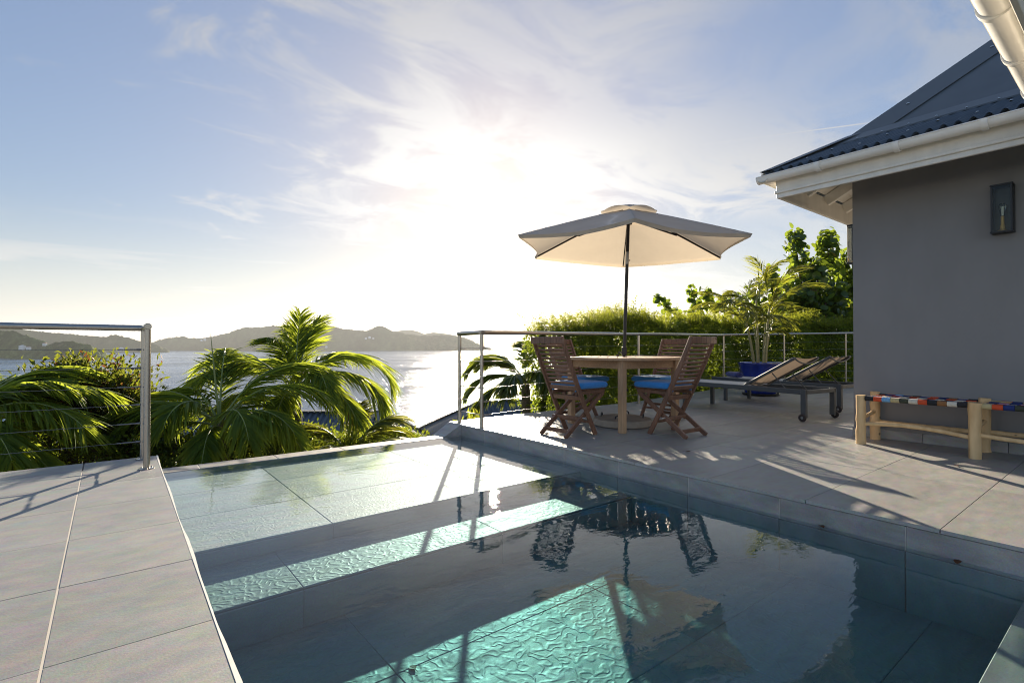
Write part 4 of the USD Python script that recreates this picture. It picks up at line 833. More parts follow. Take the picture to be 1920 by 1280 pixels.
# ------------------------------------------------------------------ woven bench
bn = thing('woven_bench', 'rustic log bench with multicoloured woven cord seat against the grey wall', 'bench', (5.50, 1.75, 0), 0)   # local: runs to -y, back to +x
BD, ROWY = 0.385, [0.0, -0.80, -1.60]
def log(p, q, r, seed, bow=0.0, n=9, taper=0.0, sides=14):
    p, q = np.array(p, float), np.array(q, float); t = np.linspace(0, 1, n); rg = np.random.default_rng(seed); P = p + (q - p) * t[:, None]
    P = P + np.stack([rg.normal(0, 1, n), rg.normal(0, 1, n), rg.normal(0, 0.6, n)], 1) * r * 0.06 + np.array([0, 0, 1.0]) * (bow * np.sin(math.pi * t * 1.0))[:, None]
    return tube(P, r * (1 + rg.normal(0, 0.035, n) - taper * (t - 0.5)), sides)
for i, y in enumerate(ROWY):
    for j, x in enumerate((0.0, BD)):
        z1 = 0.452 + (0.012 if j else 0.0)
        v, f = log((x, y, 0.0), (x + 0.006 * (-1) ** i, y, z1), 0.040 + 0.002 * ((i + j) % 2), 10 * i + j, taper=-0.12 if i else 0.1)
        obj('leg', (v, f), M['log'], bn, smooth=40)
    obj('side_stretcher', log((0.02, y, 0.235), (BD - 0.02, y, 0.27), 0.017, 70 + i), M['log'], bn, smooth=40)
for i in range(2):
    a, b = ROWY[i], ROWY[i + 1]
    obj('long_stretcher', log((0, a - 0.03, 0.19), (0, b + 0.03, 0.165), 0.018, 80 + i, bow=0.028 if i == 0 else -0.008, n=15), M['log'], bn, smooth=40)
    obj('long_stretcher', log((BD, a - 0.03, 0.175), (BD, b + 0.03, 0.165), 0.021, 90 + i, bow=0.0, n=15), M['log'], bn, smooth=40)
cols = ['black', 'red', 'sky', 'sand', 'olive', 'cream', 'red', 'black', 'brown', 'cream', 'black', 'sand', 'red', 'navy', 'olive', 'cream', 'pink', 'red', 'navy', 'black', 'sand', 'brown']
SZ, RR = 0.425, 0.022
k = 0
for i in range(2):
    a, b = ROWY[i] - 0.040, ROWY[i + 1] + 0.040; n = 11; st = (a - b) / n
    for q in range(n):
        y0, y1 = a - q * st - 0.001, a - (q + 1) * st + 0.001; c = cols[k % len(cols)]; k += 1
        # cord wound round the front rail
        rows = [[(math.cos(an) * RR, y, SZ + math.sin(an) * RR) for an in np.linspace(0, 2 * math.pi, 15)] for y in np.linspace(y0, y1, 4)]
        obj('cord_band', grid(np.array(rows)), M['cord_' + c], bn, smooth=40)
        rows = [[(BD + math.cos(an) * RR, y, SZ + math.sin(an) * RR) for an in np.linspace(0, 2 * math.pi, 15)] for y in np.linspace(y0, y1, 2)]
        obj('cord_band', grid(np.array(rows)), M['cord_' + c], bn, smooth=40)
        # woven squares of the seat
        ns = 7
        for m_ in range(ns):
            x0, x1 = 0.012 + (BD - 0.024) * m_ / ns + 0.0008, 0.012 + (BD - 0.024) * (m_ + 1) / ns - 0.0008
            cc = c if (m_ + q) % 2 == 0 else ['pink', 'navy', 'sand', 'black', 'cream', 'red', 'navy'][(m_ + 3 * i) % 7]
            h = SZ + RR - 0.004 + 0.004 * ((m_ + q) % 2) - 0.010 * math.sin(math.pi * (m_ + 0.5) / ns)
            obj('woven_square', cbox(x0, x1, min(y0, y1), max(y0, y1), h - 0.008, h, 0.003), M['cord_' + cc], bn)

# ------------------------------------------------------------------ vegetation
def leaves_mesh(base, dirs, up, length, width, fold=0.25, sides=4):
    """one leaf per row: pointed oval of 4 triangles, folded along its midrib"""
    base, d = np.asarray(base), np.asarray(dirs); d = d / np.linalg.norm(d, axis=1, keepdims=True)
    s = np.cross(d, up); s /= np.linalg.norm(s, axis=1, keepdims=True) + 1e-9; n = np.cross(s, d)
    L, W = np.asarray(length)[:, None], np.asarray(width)[:, None]
    droop = -0.12 * L * np.array([0, 0, 1.0])
    v = np.stack([base, base + d * L * 0.45 + s * W * 0.5 + n * W * fold, base + d * L * 0.5, base + d * L * 0.45 - s * W * 0.5 + n * W * fold, base + d * L + droop], 1)
    k = np.arange(len(base))[:, None] * 5
    f = np.concatenate([k + [0, 2, 1], k + [0, 3, 2], k + [1, 2, 4], k + [2, 3, 4]], 0)
    return v.reshape(-1, 3), f


def round_leaves(base, nrm, r, rg):
    """round sea grape leaves: slightly cupped hexagon-ish discs"""
    n = nrm / np.linalg.norm(nrm, axis=1, keepdims=True); a = np.cross(n, rg.normal(0, 1, n.shape)); a /= np.linalg.norm(a, axis=1, keepdims=True); b = np.cross(n, a); m = 7
    ang = np.arange(m) / m * 2 * np.pi; R = r[:, None, None]
    ring = base[:, None] + R * (np.cos(ang)[None, :, None] * a[:, None] + np.sin(ang)[None, :, None] * b[:, None] * 0.92) + n[:, None] * R * 0.18 * (1 + 0.5 * np.sin(2 * ang))[None, :, None]
    v = np.concatenate([base[:, None], ring], 1); k = np.arange(len(base))[:, None] * (m + 1)
    f = np.concatenate([k + [0, 1 + j, 1 + (j + 1) % m] for j in range(m)], 0)
    return v.reshape(-1, 3), f


def frond(base, az, elev, length, droop, nl=52, ll=0.42, lw=0.024, rg=None, phi=48, vee=18, hang=0.35, curl=0.0, start=0.16, thick=0.016, pw=1.4, twist=38):
    """a pinnate palm frond: returns (rachis mesh, leaflet mesh)"""
    n = 26; u = np.linspace(0, 1, n); pit = np.radians(elev - droop * u ** pw); a = np.radians(az + curl * u)
    t = np.stack([np.cos(pit) * np.cos(a), np.cos(pit) * np.sin(a), np.sin(pit)], 1); P = np.asarray(base) + np.concatenate([[np.zeros(3)], np.cumsum(t[:-1] * (length / (n - 1)), 0)])
    rach = tube(P, np.linspace(thick, thick * 0.2, n), 6)
    side0 = np.stack([-np.sin(a), np.cos(a), 0 * a], 1); nor = np.cross(t, side0) * 1.0
    V, F, c = [], [], 0
    for sgn in (-1, 1):
        uu = np.linspace(start, 0.995, nl) + rg.normal(0, 0.004, nl); uu = np.clip(uu, 0, 1); x = uu * (n - 1); i0 = np.clip(x.astype(int), 0, n - 2); fr = (x - i0)[:, None]
        p = P[i0] * (1 - fr) + P[i0 + 1] * fr; tt = t[i0]; ss = side0[i0] * sgn; nn = np.cross(ss, tt) * sgn
        ph = np.radians(phi - 22 * uu + rg.normal(0, 5, nl))[:, None]; ve = np.radians(vee + rg.normal(0, 9, nl))[:, None]
        d = (ss * np.sin(ph) * np.cos(ve) + tt * np.cos(ph) + nn * np.sin(ve) * np.sin(ph)); d /= np.linalg.norm(d, axis=1, keepdims=True)
        q = (uu - start) / (1 - start); L = ll * (0.45 + 0.75 * np.sin(np.pi * np.clip(q * 0.80 + 0.14, 0, 1))) * rg.uniform(0.72, 1.12, nl) * np.where(rg.random(nl) < 0.06, 0.35, 1.0)
        W = lw * (0.75 + 0.35 * np.sin(np.pi * q))
        ws = np.cross(d, nn); ws /= np.linalg.norm(ws, axis=1, keepdims=True) + 1e-9
        tau = (np.radians(rg.normal(twist, 24, nl)) * np.where(rg.random(nl) < 0.8, 1, -1))[:, None]; ws = ws * np.cos(tau) + np.cross(d, ws) * np.sin(tau) * sgn
        rows, cur, dd = [], p.copy(), d.copy()
        hg = (hang * rg.uniform(0.6, 1.5, nl))[:, None]
        for k, wk in enumerate((0.5, 1.0, 0.9, 0.62, 0.0)):
            rows += [cur + ws * (W * wk * 0.5)[:, None], cur - ws * (W * wk * 0.5)[:, None]] if wk else [cur]
            cur = cur + dd * (L / 4)[:, None]; dd = dd + np.array([0, 0, -1.0]) * hg * 0.55; dd /= np.linalg.norm(dd, axis=1, keepdims=True)
        v = np.stack(rows, 1); m = v.shape[1]; kk = np.arange(nl)[:, None] * m + c
        fl = []
        for r_ in range(3): fl += [kk + [2 * r_, 2 * r_ + 1, 2 * r_ + 3], kk + [2 * r_, 2 * r_ + 3, 2 * r_ + 2]]
        fl += [kk + [6, 7, 8]]
        V.append(v.reshape(-1, 3)); F.append(np.concatenate(fl)); c += nl * m
    return rach, (np.vstack(V), np.vstack(F))


RIGHT, AWAY, LEFT_, NEAR_ = -38.2, 51.8, 141.8, -128.2                     # compass of the view, degrees
def palm(label, crown, fronds, seed, trunk_r=0.085, spear=None, ground=None, mat_l='palm', **kw):
    rg = np.random.default_rng(seed); c = np.array(crown, float); t = thing('coconut_palm', label, 'palm', (c[0], c[1], c[2]), 0, 'young coconut palms below the deck')
    zb = (ter_z(c[0], c[1]) if ground is None else ground) - c[2] - 0.2; n = 14; uu = np.linspace(0, 1, n)
    P = np.stack([0.18 * np.sin(uu * 2.0) * (1 - uu), 0.1 * (1 - uu), zb * (1 - uu)], 1)
    obj('trunk', tube(P, trunk_r * (1.25 - 0.35 * uu + 0.04 * (np.arange(n) % 2)), 12), M['trunk'], t, smooth=40)
    for i, fr in enumerate(fronds):
        az, el, L, dr = fr[:4]; o = fr[4] if len(fr) > 4 else {}
        a = {**dict(nl=86, ll=0.52 * L / 1.6 + 0.06, lw=0.029, hang=0.24, vee=24), **kw, **o}
        ml = a.pop('mat', mat_l)
        b = np.array([math.cos(math.radians(az)), math.sin(math.radians(az)), 0.0]) * 0.05 + [0, 0, rg.uniform(-0.08, 0.06)]
        ra, lf = frond(b, az, el, L, dr, rg=rg, **a)
        f_ = obj('frond', lf, M[ml], t); obj('midrib', ra, M['midrib'], f_, smooth=40)
    if spear:
        az, el, L = spear; d = np.array([math.cos(math.radians(az)) * math.cos(math.radians(el)), math.sin(math.radians(az)) * math.cos(math.radians(el)), math.sin(math.radians(el))])
        obj('spear_leaf', tube([d * 0.05, d * L * 0.6, d * L], [0.016, 0.011, 0.002], 6), M['midrib'], t, smooth=40)
    return t


def ring(n, el0, el1, L0, L1, d0, d1, seed, a0=0):
    rg = np.random.default_rng(seed)
    return [(a0 + k * 360 / n + rg.uniform(-14, 14), rg.uniform(el0, el1), rg.uniform(L0, L1), rg.uniform(d0, d1)) for k in range(n)]


pA = at(412, 790, 6.7); pB = at(553, 722, 8.1); pC = at(-85, 808, 5.4); pD = at(985, 712, 9.3); pE = at(655, 848, 7.4)
palm('coconut palm in the middle, low wide crown right behind the overflow edge', pA,
     [(LEFT_ - 8, 52, 1.35, 95), (LEFT_ + 25, 38, 1.25, 80), (RIGHT + 6, 46, 1.55, 95), (RIGHT - 22, 28, 1.35, 80), (RIGHT + 35, 60, 1.45, 75), (AWAY + 25, 70, 1.35, 60), (NEAR_ - 60, 35, 1.2, 105), (NEAR_ + 45, 40, 1.25, 110),
      (NEAR_ - 5, 55, 1.15, 130), (AWAY - 10, 40, 1.3, 80), (AWAY + 60, 45, 1.3, 85), (NEAR_ + 80, 12, 1.25, 70), (NEAR_ - 85, 10, 1.2, 65), (NEAR_ + 20, 15, 1.1, 80)], 11, spear=(LEFT_, 84, 1.15), mat_l='palm')
palm('tallest coconut palm, its fronds arching in front of the far hills', pB,
     [(RIGHT + 8, 50, 1.85, 130), (RIGHT - 6, 30, 1.75, 115), (LEFT_ - 10, 48, 1.75, 85), (LEFT_ + 10, 30, 1.7, 80), (AWAY + 10, 84, 1.15, 25), (RIGHT + 70, 78, 1.15, 35), (LEFT_ - 60, 72, 1.15, 45), (NEAR_, 66, 1.2, 70), (NEAR_ + 40, 40, 1.5, 95),
      (NEAR_ - 40, 42, 1.5, 95), (AWAY - 25, 50, 1.6, 85), (AWAY + 40, 45, 1.6, 85), (RIGHT - 30, 10, 1.5, 75), (RIGHT - 14, 2, 1.25, 60, dict(mat='dry', nl=60)), (LEFT_ + 40, 5, 1.4, 70), (NEAR_ + 10, 0, 1.3, 60)], 23, mat_l='palm')
palm('coconut palm at the left edge of the view, fronds behind the steel railing', pC,
     [(RIGHT + 22, 44, 1.45, 75), (RIGHT - 4, 30, 1.5, 75), (RIGHT - 26, 18, 1.35, 70), (RIGHT + 48, 60, 1.35, 85), (AWAY, 55, 1.3, 85), (NEAR_ + 60, 25, 1.1, 70), (RIGHT - 12, 2, 1.3, 45), (LEFT_, 50, 1.3, 90), (AWAY + 40, 60, 1.3, 80), (RIGHT + 10, 62, 1.35, 95), (RIGHT + 30, 12, 1.3, 50)], 37, mat_l='palm')
palm('coconut palm behind the right railing, fronds drooping over the far roof', pD,
     [(LEFT_ - 6, 52, 1.25, 120), (LEFT_ + 12, 25, 1.2, 95), (LEFT_ - 30, 62, 1.3, 115), (LEFT_ + 30, 5, 1.15, 75), (NEAR_ - 20, 30, 1.1, 110), (NEAR_ + 20, 45, 1.1, 110), (RIGHT, 55, 1.3, 90), (RIGHT - 30, 35, 1.2, 90), (AWAY, 65, 1.2, 70), (AWAY + 50, 50, 1.2, 90), (NEAR_ + 60, 0, 1.0, 70)], 41, mat_l='palm_dark')
palm('small yellowish young palm low beside the dark roofs', pE,
     [(RIGHT + 5, 40, 0.95, 70), (RIGHT + 30, 58, 0.95, 70), (RIGHT - 20, 22, 0.9, 55), (AWAY, 70, 0.9, 50), (LEFT_, 55, 0.9, 80), (LEFT_ - 30, 40, 0.9, 70), (NEAR_ + 40, 30, 0.8, 70), (NEAR_ - 20, 40, 0.8, 80), (RIGHT + 50, 35, 1.0, 60)], 53, trunk_r=0.05, mat_l='areca', lw=0.022)


def shrub(name, label, cat, center, rad, n, leaf_l, leaf_w, mat_, seed, ground=None, extra=None, group=None, lift=0.35):
    """uneven bush of leaf sprays on stems from the ground"""
    rg = np.random.default_rng(seed); c = np.array(center, float); t = thing(name, label, cat, tuple(c), 0, group)
    R = np.array(rad, float); k = max(10, n // 130)
    d = rg.normal(0, 1, (k, 3)); d[:, 2] = np.abs(d[:, 2]) * 1.1 - 0.25; d /= np.linalg.norm(d, axis=1, keepdims=True); tips = d * R * rg.uniform(0.62, 1.08, (k, 1))
    gz_ = (ter_z(c[0], c[1]) if ground is None else ground) - c[2]
    st = MB()
    for q in tips: st.add(tube([(q[0] * 0.15, q[1] * 0.15, min(gz_, -0.1)), (q[0] * 0.55, q[1] * 0.55, q[2] * 0.45 - 0.1), q], [0.016, 0.010, 0.004], 5))
    obj('stems', st.mesh(), M['bark'], t, kind='stuff')
    i = rg.integers(0, k, n); u = rg.uniform(0.25, 1.06, n) ** 0.7
    p = tips[i] * u[:, None] + rg.normal(0, 1, (n, 3)) * R * 0.13; dr = p / (R * R) + rg.normal(0, 0.8, (n, 3)) / R.mean(); dr /= np.linalg.norm(dr, axis=1, keepdims=True); dr[:, 2] += lift
    obj('foliage', leaves_mesh(p, dr, rg.normal(0, 0.5, (n, 3)) + [0, 0, 1.0], leaf_l * rg.uniform(0.6, 1.25, n), leaf_w * rg.uniform(0.7, 1.2, n)), M[mat_], t, kind='stuff')
    if extra:
        nm, m_, num, l_, w_ = extra; i = rg.integers(0, k, num); p = tips[i] * rg.uniform(0.75, 1.08, (num, 1)) + rg.normal(0, 1, (num, 3)) * R * 0.10; dr = rg.normal(0, 1, (num, 3)) + [0, 0, -0.3]
        obj(nm, leaves_mesh(p, dr, rg.normal(0, 1, (num, 3)), l_ * rg.uniform(0.6, 1.2, num), w_ * rg.uniform(0.7, 1.2, num)), M[m_], t, kind='stuff')
    return t


SH = [('flowering_shrub', 'tall loose shrub with reddish and dry leaves behind the left railing', (160, 765, 6.5), (0.85, 0.6, 0.64), 3800, 0.085, 0.036, 'shrub_red', ('dry_leaves', 'dry', 900, 0.085, 0.034)),
      ('flowering_shrub', 'green shrub at the far left behind the railing, beside the reddish one', (40, 755, 8.2), (0.8, 0.8, 0.55), 1700, 0.085, 0.038, 'shrub', None),
      ('flowering_shrub', 'shrub behind the steel end post, below the left palm fronds', (225, 830, 6.5), (0.65, 0.6, 0.60), 2600, 0.075, 0.032, 'shrub', ('dry_leaves', 'dry', 140, 0.07, 0.03)),
      ('ground_shrub', 'low bright shrub under the middle palm, just right of the deck corner', (330, 868, 6.4), (0.7, 0.6, 0.42), 1800, 0.065, 0.03, 'shrub', ('red_flowers', 'dry', 60, 0.04, 0.03)),
      ('ground_shrub', 'leafy shrub behind the overflow edge between the two big palms', (500, 850, 7.2), (0.9, 0.7, 0.5), 2300, 0.065, 0.028, 'shrub', None),
      ('ground_shrub', 'yellow green shrub behind the overflow edge beside the small palm', (640, 848, 7.8), (0.85, 0.7, 0.42), 2300, 0.07, 0.026, 'shrub', None),
      ('ground_shrub', 'small shrub in front of the dark roof left of the terrace corner', (735, 838, 8.4), (0.55, 0.5, 0.32), 1200, 0.07, 0.022, 'shrub', None),
      ('flowering_shrub', 'airy shrub seen over the water left of the middle palm', (300, 800, 8.6), (0.7, 0.7, 0.5), 1300, 0.07, 0.03, 'shrub', None),
      ('ground_shrub', 'dark shrub deep under the middle palm', (420, 880, 7.4), (1.1, 0.8, 0.5), 1800, 0.08, 0.034, 'shrub', None),
      ('ground_shrub', 'dark shrub under the fronds at the left edge', (60, 870, 6.4), (1.0, 0.8, 0.6), 2200, 0.09, 0.036, 'shrub', None)]
for i, (nm, lab, (a, b, d), r, n, l_, w_, m_, ex) in enumerate(SH): shrub(nm, lab, 'shrub', at(a, b, d), r, int(n * 1.7), l_ * 1.15, w_ * 1.2, m_, 200 + i, extra=ex)
shrub('small_plant', 'small yellow green plant peeping over the terrace corner by the railing posts', 'plant', (3.75, 5.62, -0.18), (0.30, 0.14, 0.20), 160, 0.10, 0.026, 'hedge_top', 260, ground=-1.5)

# the hedge
HP = np.array([[5.95, 6.70], [7.6, 6.75], [10.2, 7.1], [12.6, 6.55], [15.2, 5.9], [18.5, 5.2]])
hedge = thing('hedge', 'dense yellow green hedge behind the terrace railing', 'hedge', (0, 0, 0))
rg = np.random.default_rng(77)
seg = np.linalg.norm(np.diff(HP, axis=0), axis=1); cum = np.concatenate([[0], np.cumsum(seg)]); LH = cum[-1]
def hedge_xy(s): return np.stack([np.interp(s, cum, HP[:, 0]), np.interp(s, cum, HP[:, 1])], -1)
def hedge_top(s): return np.interp(s, [0, 0.5, 1.5, 4.5, 8.0, LH], [1.30, 1.42, 1.42, 1.50, 1.62, 1.62]) + 0.42 * (meshkit.fbm(np.stack([s * 1.4, s * 0, s * 0], -1), 3, 4) - 0.5)
def hedge_leaves(n, lo, hi, surf, l_, w_, upb):
    s = rg.uniform(-0.15, LH, n) ; c = hedge_xy(np.clip(s, 0, LH)); tan = hedge_xy(np.clip(s + 0.05, 0, LH)) - hedge_xy(np.clip(s - 0.05, 0, LH)); tan /= np.linalg.norm(tan, axis=1, keepdims=True) + 1e-9; nor = np.stack([tan[:, 1], -tan[:, 0]], 1)   # towards the terrace
    top = hedge_top(s); z0 = -1.2; h = z0 + (top - z0) * rg.uniform(lo, hi, n); hw = 0.55 * (1 - 0.35 * ((h - z0) / (top - z0)) ** 3)
    side = np.where(rg.random(n) < 0.72, 1.0, -1.0); th = np.where(rg.random(n) < surf, side * (1 - np.abs(rg.normal(0, 0.16, n))), rg.uniform(-1, 1, n))
    bulge = 1 + 0.55 * (meshkit.fbm(np.stack([s * 2.2, h * 2.2, th], -1), 3, 8) - 0.5) * 2
    xy = c + nor * (th * hw * bulge)[:, None] + tan * np.minimum(s, 0)[:, None]
    p = np.concatenate([xy, h[:, None]], 1); d = np.concatenate([nor * th[:, None] * 0.9, np.full((n, 1), upb)], 1) + rg.normal(0, 0.75, (n, 3))
    return leaves_mesh(p, d, rg.normal(0, 0.6, (n, 3)) + [0, 0, 1.0], l_ * rg.uniform(0.6, 1.3, n), w_ * rg.uniform(0.7, 1.25, n))
obj('foliage', hedge_leaves(160000, 0.0, 0.98, 0.66, 0.095, 0.040, 0.1), M['hedge'], hedge, kind='stuff')
# sprays along the top in painted sunlit tones: arching twigs with paired leaflets
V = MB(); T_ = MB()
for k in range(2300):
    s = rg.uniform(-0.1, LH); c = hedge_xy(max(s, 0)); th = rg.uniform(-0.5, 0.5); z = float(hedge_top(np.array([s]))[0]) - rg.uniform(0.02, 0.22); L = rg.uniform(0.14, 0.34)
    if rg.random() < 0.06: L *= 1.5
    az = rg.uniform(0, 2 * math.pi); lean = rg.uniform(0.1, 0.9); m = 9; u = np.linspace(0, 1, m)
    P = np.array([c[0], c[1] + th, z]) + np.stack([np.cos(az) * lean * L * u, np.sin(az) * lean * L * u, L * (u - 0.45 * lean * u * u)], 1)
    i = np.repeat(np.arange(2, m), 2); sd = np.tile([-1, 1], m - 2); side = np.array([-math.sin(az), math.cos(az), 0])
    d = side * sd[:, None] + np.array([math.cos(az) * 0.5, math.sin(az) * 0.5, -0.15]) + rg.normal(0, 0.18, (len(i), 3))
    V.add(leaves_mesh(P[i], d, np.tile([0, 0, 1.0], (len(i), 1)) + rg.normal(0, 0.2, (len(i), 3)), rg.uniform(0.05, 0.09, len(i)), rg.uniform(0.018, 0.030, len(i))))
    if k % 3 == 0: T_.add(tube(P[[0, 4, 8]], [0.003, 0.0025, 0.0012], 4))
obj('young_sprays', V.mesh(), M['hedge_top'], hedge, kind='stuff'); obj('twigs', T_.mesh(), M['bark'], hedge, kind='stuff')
st = MB()
for s in np.arange(0.1, LH, 0.42):
    c = hedge_xy(s); st.add(tube([(c[0], c[1], -2.6), (c[0] + rg.uniform(-.1, .1), c[1] + rg.uniform(-.1, .1), -0.4), (c[0] + rg.uniform(-.2, .2), c[1] + rg.uniform(-.2, .2), 1.1)], [0.03, 0.02, 0.006], 6))
obj('stems', st.mesh(), M['bark'], hedge, kind='stuff')


def sea_grape(label, foot, limbs, seed, n_per=150, lr=0.085, spread=0.30):
    """tree with big round leaves: limbs are lists of points, leaves stand round them"""
    rg = np.random.default_rng(seed); foot = np.array(foot, float); t = thing('sea_grape_tree', label, 'tree', tuple(foot), 0)
    tr = MB(); bases, nrms = [], []
    for li, pts in enumerate(limbs):
        P = np.array([at(*p) for p in pts]) - foot; Q = np.vstack([[0, 0, 0], P * [1, 1, 1]]); 
        uu = np.linspace(0, len(Q) - 1, 22); Pi = np.stack([np.interp(uu, range(len(Q)), Q[:, j]) for j in range(3)], 1)
        for _ in range(2): Pi[1:-1] = (Pi[:-2] + Pi[1:-1] + Pi[2:]) / 3
        tr.add(tube(Pi, np.linspace(0.055, 0.012, 22), 7))
        m = int(n_per * np.linalg.norm(P[-1] - P[0]) / 1.2); k = rg.uniform(6.5, 21, m); i0 = np.clip(k.astype(int), 0, 20); c = Pi[i0] * (1 - (k - i0))[:, None] + Pi[i0 + 1] * (k - i0)[:, None]
        taper = 0.55 + 0.75 * (1 - (k - 6.5) / 14.5)
        off = np.clip(rg.normal(0, 1, (m, 3)), -1.5, 1.5) * spread * taper[:, None] * np.array([0.62, 0.62, 0.55]); p = c + off; bases.append(p)
        nrms.append(off + rg.normal(0, 0.30, (m, 3)) + [0, 0, 0.15])
    b, n = np.vstack(bases), np.vstack(nrms)
    obj('trunk', tr.mesh(), M['bark'], t, smooth=40)
    rad = lr * rg.uniform(0.65, 1.25, len(b)); dist = np.linalg.norm(b + foot - [0, 0, CAM_H], axis=1) / rad; order = np.argsort(dist)   # largest in view first
    for i in order[:300]: obj('leaf', round_leaves(b[i:i + 1], n[i:i + 1], rad[i:i + 1], rg), M['seagrape_one'], t, smooth=True)
    r_ = order[300:]
    if len(r_): obj('crown', round_leaves(b[r_], n[r_], rad[r_], rg), M['seagrape'], t, smooth=True, kind='stuff')


f1 = at(1570, 700, 16.0); f1[2] = -2.0
sea_grape('tall dark sea grape tree with two upright leaders beside the wall corner', f1,
          [[(1520, 590, 15.6), (1500, 520, 15.3), (1491, 432, 15.2)], [(1560, 580, 15.8), (1556, 500, 15.6), (1551, 440, 15.5)], [(1590, 580, 16.0), (1588, 520, 15.8), (1588, 478, 15.7)], [(1540, 590, 15.3), (1535, 540, 15.1), (1530, 492, 15.1)],
           [(1510, 600, 15.2), (1490, 570, 15.0), (1480, 535, 15.0)], [(1580, 610, 15.2), (1565, 580, 15.0), (1570, 540, 14.8)], [(1500, 610, 15.4), (1510, 580, 15.0), (1520, 555, 14.8)], [(1600, 600, 15.6), (1605, 560, 15.4), (1610, 520, 15.4)], [(1545, 610, 14.9), (1550, 590, 14.8), (1548, 565, 14.8)]], 301, n_per=190, spread=0.40, lr=0.10)
f2 = at(1330, 690, 16.5); f2[2] = -2.0
sea_grape('low sea grape branches showing above the hedge left of the potted palm', f2,
          [[(1310, 610, 16.4), (1270, 592, 16.2), (1232, 556, 16.1)], [(1330, 600, 16.4), (1305, 575, 16.2), (1296, 540, 16.2)], [(1345, 600, 16.4), (1330, 570, 16.3), (1322, 542, 16.2)], [(1360, 600, 16.4), (1358, 575, 16.3), (1362, 552, 16.2)], [(1320, 610, 16.2), (1310, 598, 16.0), (1292, 585, 16.0)]], 302, n_per=95, spread=0.22, lr=0.09)
f3 = at(1440, 690, 17.5); f3[2] = -2.0
sea_grape('dark sea grape bush behind the potted palm', f3,
          [[(1430, 600, 17.2), (1420, 560, 17.0), (1408, 545, 17.0)], [(1450, 600, 17.2), (1448, 550, 17.0), (1446, 505, 17.0)], [(1470, 600, 17.2), (1466, 560, 17.0), (1462, 520, 17.0)], [(1400, 605, 17.2), (1390, 580, 17.0), (1385, 560, 17.0)], [(1440, 610, 16.8), (1450, 590, 16.7), (1455, 570, 16.7)]], 303, n_per=150, spread=0.34, lr=0.095)

# areca palm in the pot
ar = thing('areca_palm', 'feathery areca palm growing in the blue pot', 'palm', (*PC, 0.545)); rg = np.random.default_rng(88)
for k, (az, tilt, h) in enumerate([(LEFT_, 10, 0.95), (AWAY, 3, 1.25), (RIGHT, 4, 1.10), (RIGHT + 20, 13, 0.80), (NEAR_, 7, 0.75), (LEFT_ + 30, 6, 0.70)]):
    a = math.radians(az); d = np.array([math.cos(a), math.sin(a)]); r0 = 0.09 if k else 0.12; tl = math.tan(math.radians(tilt)); uu = np.linspace(0, 1, 9)
    P = np.stack([d[0] * (r0 + tl * h * uu ** 1.3), d[1] * (r0 + tl * h * uu ** 1.3), h * uu - 0.02], 1)
    obj('stem', tube(P, np.linspace(0.030, 0.014, 9) * (1.0 if k < 3 else 0.75), 9), M['stem'], ar, smooth=40); tip = P[-1]
    nf = 6 if k < 3 else 4
    for j in range(nf):
        faz = az + (j - (nf - 1) / 2) * (300 / nf) + rg.uniform(-20, 20); el = 80 - 9.5 * j * (0.9 if k < 3 else 1.3) + rg.uniform(-6, 6); L = rg.uniform(0.85, 1.2) * (1.0 if k < 3 else 0.7)
        ra, lf = frond(tip - [0, 0, 0.06 * j], faz, max(el, 34), L, rg.uniform(55, 90), nl=46, ll=0.32 * L, lw=0.0135, rg=rg, phi=44, vee=34, hang=0.13, start=0.24, thick=0.009)
        f_ = obj('frond', lf, M['areca'], ar); obj('midrib', ra, M['midrib'], f_, smooth=40)
obj('spear_leaf', tube([(0.02, 0.02, 1.2), (0.0, 0.03, 1.7), (-0.01, 0.05, 2.08)], [0.012, 0.009, 0.001], 6), M['midrib'], ar, smooth=40)

# ------------------------------------------------------------------ neighbours' roofs below
def roof_face(A, B, C, D, per=0.19, amp=0.022):
    """ribbed sheet over the face with eave A-B and ridge D-C (D above A's side)"""
    A, B, C, D = (np.array(p, float) for p in (A, B, C, D)); e = B - A; L = np.linalg.norm(e); e /= L
    g = (D - A) - e * ((D - A) @ e); ud, uc = (D - A) @ e, (C - A) @ e; nrm = np.cross(e, g); nrm /= np.linalg.norm(nrm); nrm *= np.sign(nrm[2])
    u = np.linspace(0, L, int(L / per * 8)); tm = np.minimum(1, np.minimum(u / max(ud, 1e-6) if ud > 1e-3 else 1, (L - u) / max(L - uc, 1e-6) if L - uc > 1e-3 else 1)); w = amp * np.clip(np.cos(u / per * 2 * np.pi) * 2.5, -1, 1)
    return grid(np.stack([A + e * u[:, None] + g * (t * tm)[:, None] + nrm * w[:, None] for t in np.linspace(0, 1, 3)]))


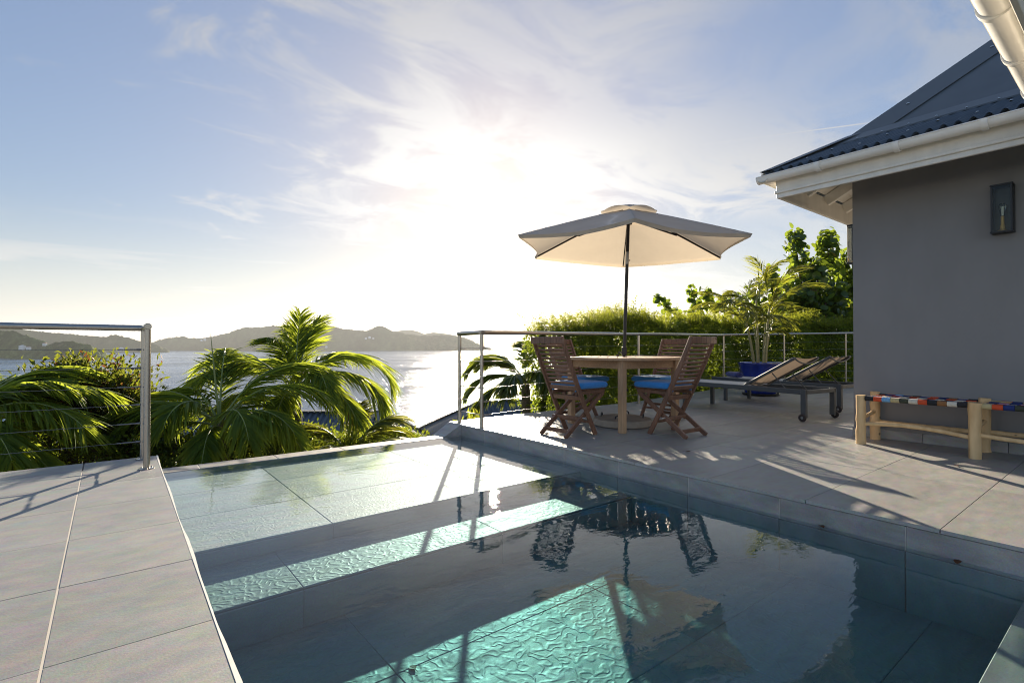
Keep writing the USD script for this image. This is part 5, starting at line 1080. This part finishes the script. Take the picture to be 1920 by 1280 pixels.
def house(label, R1, R2, half, run, ez, rz):
    """hip roofed house: ridge R1-R2 in (right, forward) metres of the view"""
    a = math.radians(YAW); fw, rt = np.array([math.sin(a), math.cos(a)]), np.array([math.cos(a), -math.sin(a)])
    R1, R2 = np.array(R1, float), np.array(R2, float); e = (R2 - R1) / np.linalg.norm(R2 - R1); n = np.array([-e[1], e[0]])
    W = lambda p, z: np.array([*(rt * p[0] + fw * p[1]), z])
    NL, NR, FL, FR = R1 - e * run - n * half, R2 + e * run - n * half, R1 - e * run + n * half, R2 + e * run + n * half
    q = [W(p, ez) for p in (NL, NR, FR, FL)]; r1, r2 = W(R1, rz), W(R2, rz); t = thing('neighbour_house', label, 'house', (0, 0, 0))
    for A, B, C, D in ((q[0], q[1], r2, r1), (q[1], q[2], r2, r2), (q[2], q[3], r1, r2), (q[3], q[0], r1, r1)): obj('roof_slope', roof_face(A, B, C, D), M['roof_far'], t, smooth=40)
    up_ = np.array([0, 0, 0.035])
    for p, s in ((r1 + up_, r2 + up_), (q[0] + up_, r1 + up_), (q[1] + up_, r2 + up_), (q[2] + up_, r2 + up_), (q[3] + up_, r1 + up_)): obj('ridge_cap', beam(p, s, 0.26, 0.03, 0.006), M['roof_flat'], t)
    ins = [R1 - e * (run - 0.5) - n * (half - 0.5), R2 + e * (run - 0.5) - n * (half - 0.5), R2 + e * (run - 0.5) + n * (half - 0.5), R1 - e * (run - 0.5) + n * (half - 0.5)]
    w2 = [tuple(W(p, 0)[:2]) for p in ins]
    obj('wall', prism(w2, ez - 3.2, ez + 0.02), M['white'], t)
    gg = MB()
    for i in range(4): gg.add(beam(q[i] - [0, 0, 0.06], q[(i + 1) % 4] - [0, 0, 0.06], 0.10, 0.10, 0.01))
    obj('gutter', gg.mesh(), M['gutter'], t)
house('neighbour house with ribbed dark roof beyond the terrace railing posts', (-1.15, 19.5), (7.5, 21.6), 2.5, 2.5, -2.65, -1.15)
house('neighbour house roof half hidden by palms, left of the terrace corner', (-12.5, 16.8), (-4.55, 17.0), 2.2, 1.5, -2.35, -1.25)

# ------------------------------------------------------------------ small fallen leaves
FL = [((3.222, 1.235, WZ + 0.004), 'brown fallen leaf stuck on the pool wall below the terrace'), ((3.217, 0.62, WZ + 0.004), 'small brown fallen leaf at the waterline nearest the camera, at right'), ((1.02, 1.95, ZF + 0.004), 'dark leaf lying on the pool floor left of the sunlit patch'),
      ((0.95, 1.75, ZF + 0.004), 'second dark leaf on the pool floor at far left'), ((2.05, 0.62, ZF + 0.004), 'long brown leaf on the pool floor at right of the sunlit patch'), ((3.9, 2.55, 0.005), 'tiny yellow leaf on the shaded terrace in front of the table'), ((5.05, 0.98, 0.005), 'tiny dark leaf on the sunlit terrace tiles near the bench')]
for i, (p, lab) in enumerate(FL):
    rg = np.random.default_rng(i); t = thing('fallen_leaf', lab, 'leaf', p, rg.uniform(0, 360), 'fallen leaves')
    L = 0.045 if i != 4 else 0.075; n = 6; u = np.linspace(0, 1, n); w = 0.32 * L * np.sin(np.pi * u) ** 0.8 + 0.001; z = 0.004 * np.sin(u * 3 + i)
    obj('blade', grid(np.stack([np.stack([u * L, w, z + 0.25 * w], 1), np.stack([u * L, 0 * u, z], 1), np.stack([u * L, -w, z + 0.25 * w], 1)])), M['dry'], t, smooth=True)
    obj('stalk', tube([(-0.02, 0, 0.001), (0.0, 0, z[0]), (L, 0, z[-1] + 0.0006)], 0.0009, 4), M['bark'], t)

# ------------------------------------------------------------------ air
if HAZE > 0:
    hz = mat('haze_look', {'v': ('principled_volume', dict(color=(0.93, 0.95, 1.0), density=HAZE, anisotropy=0.35))}, volume='v.volume')
    obj('haze', cbox(-9000, 9000, -400, 9000, SEA - 1.0, 175.0), hz, kind='stuff')
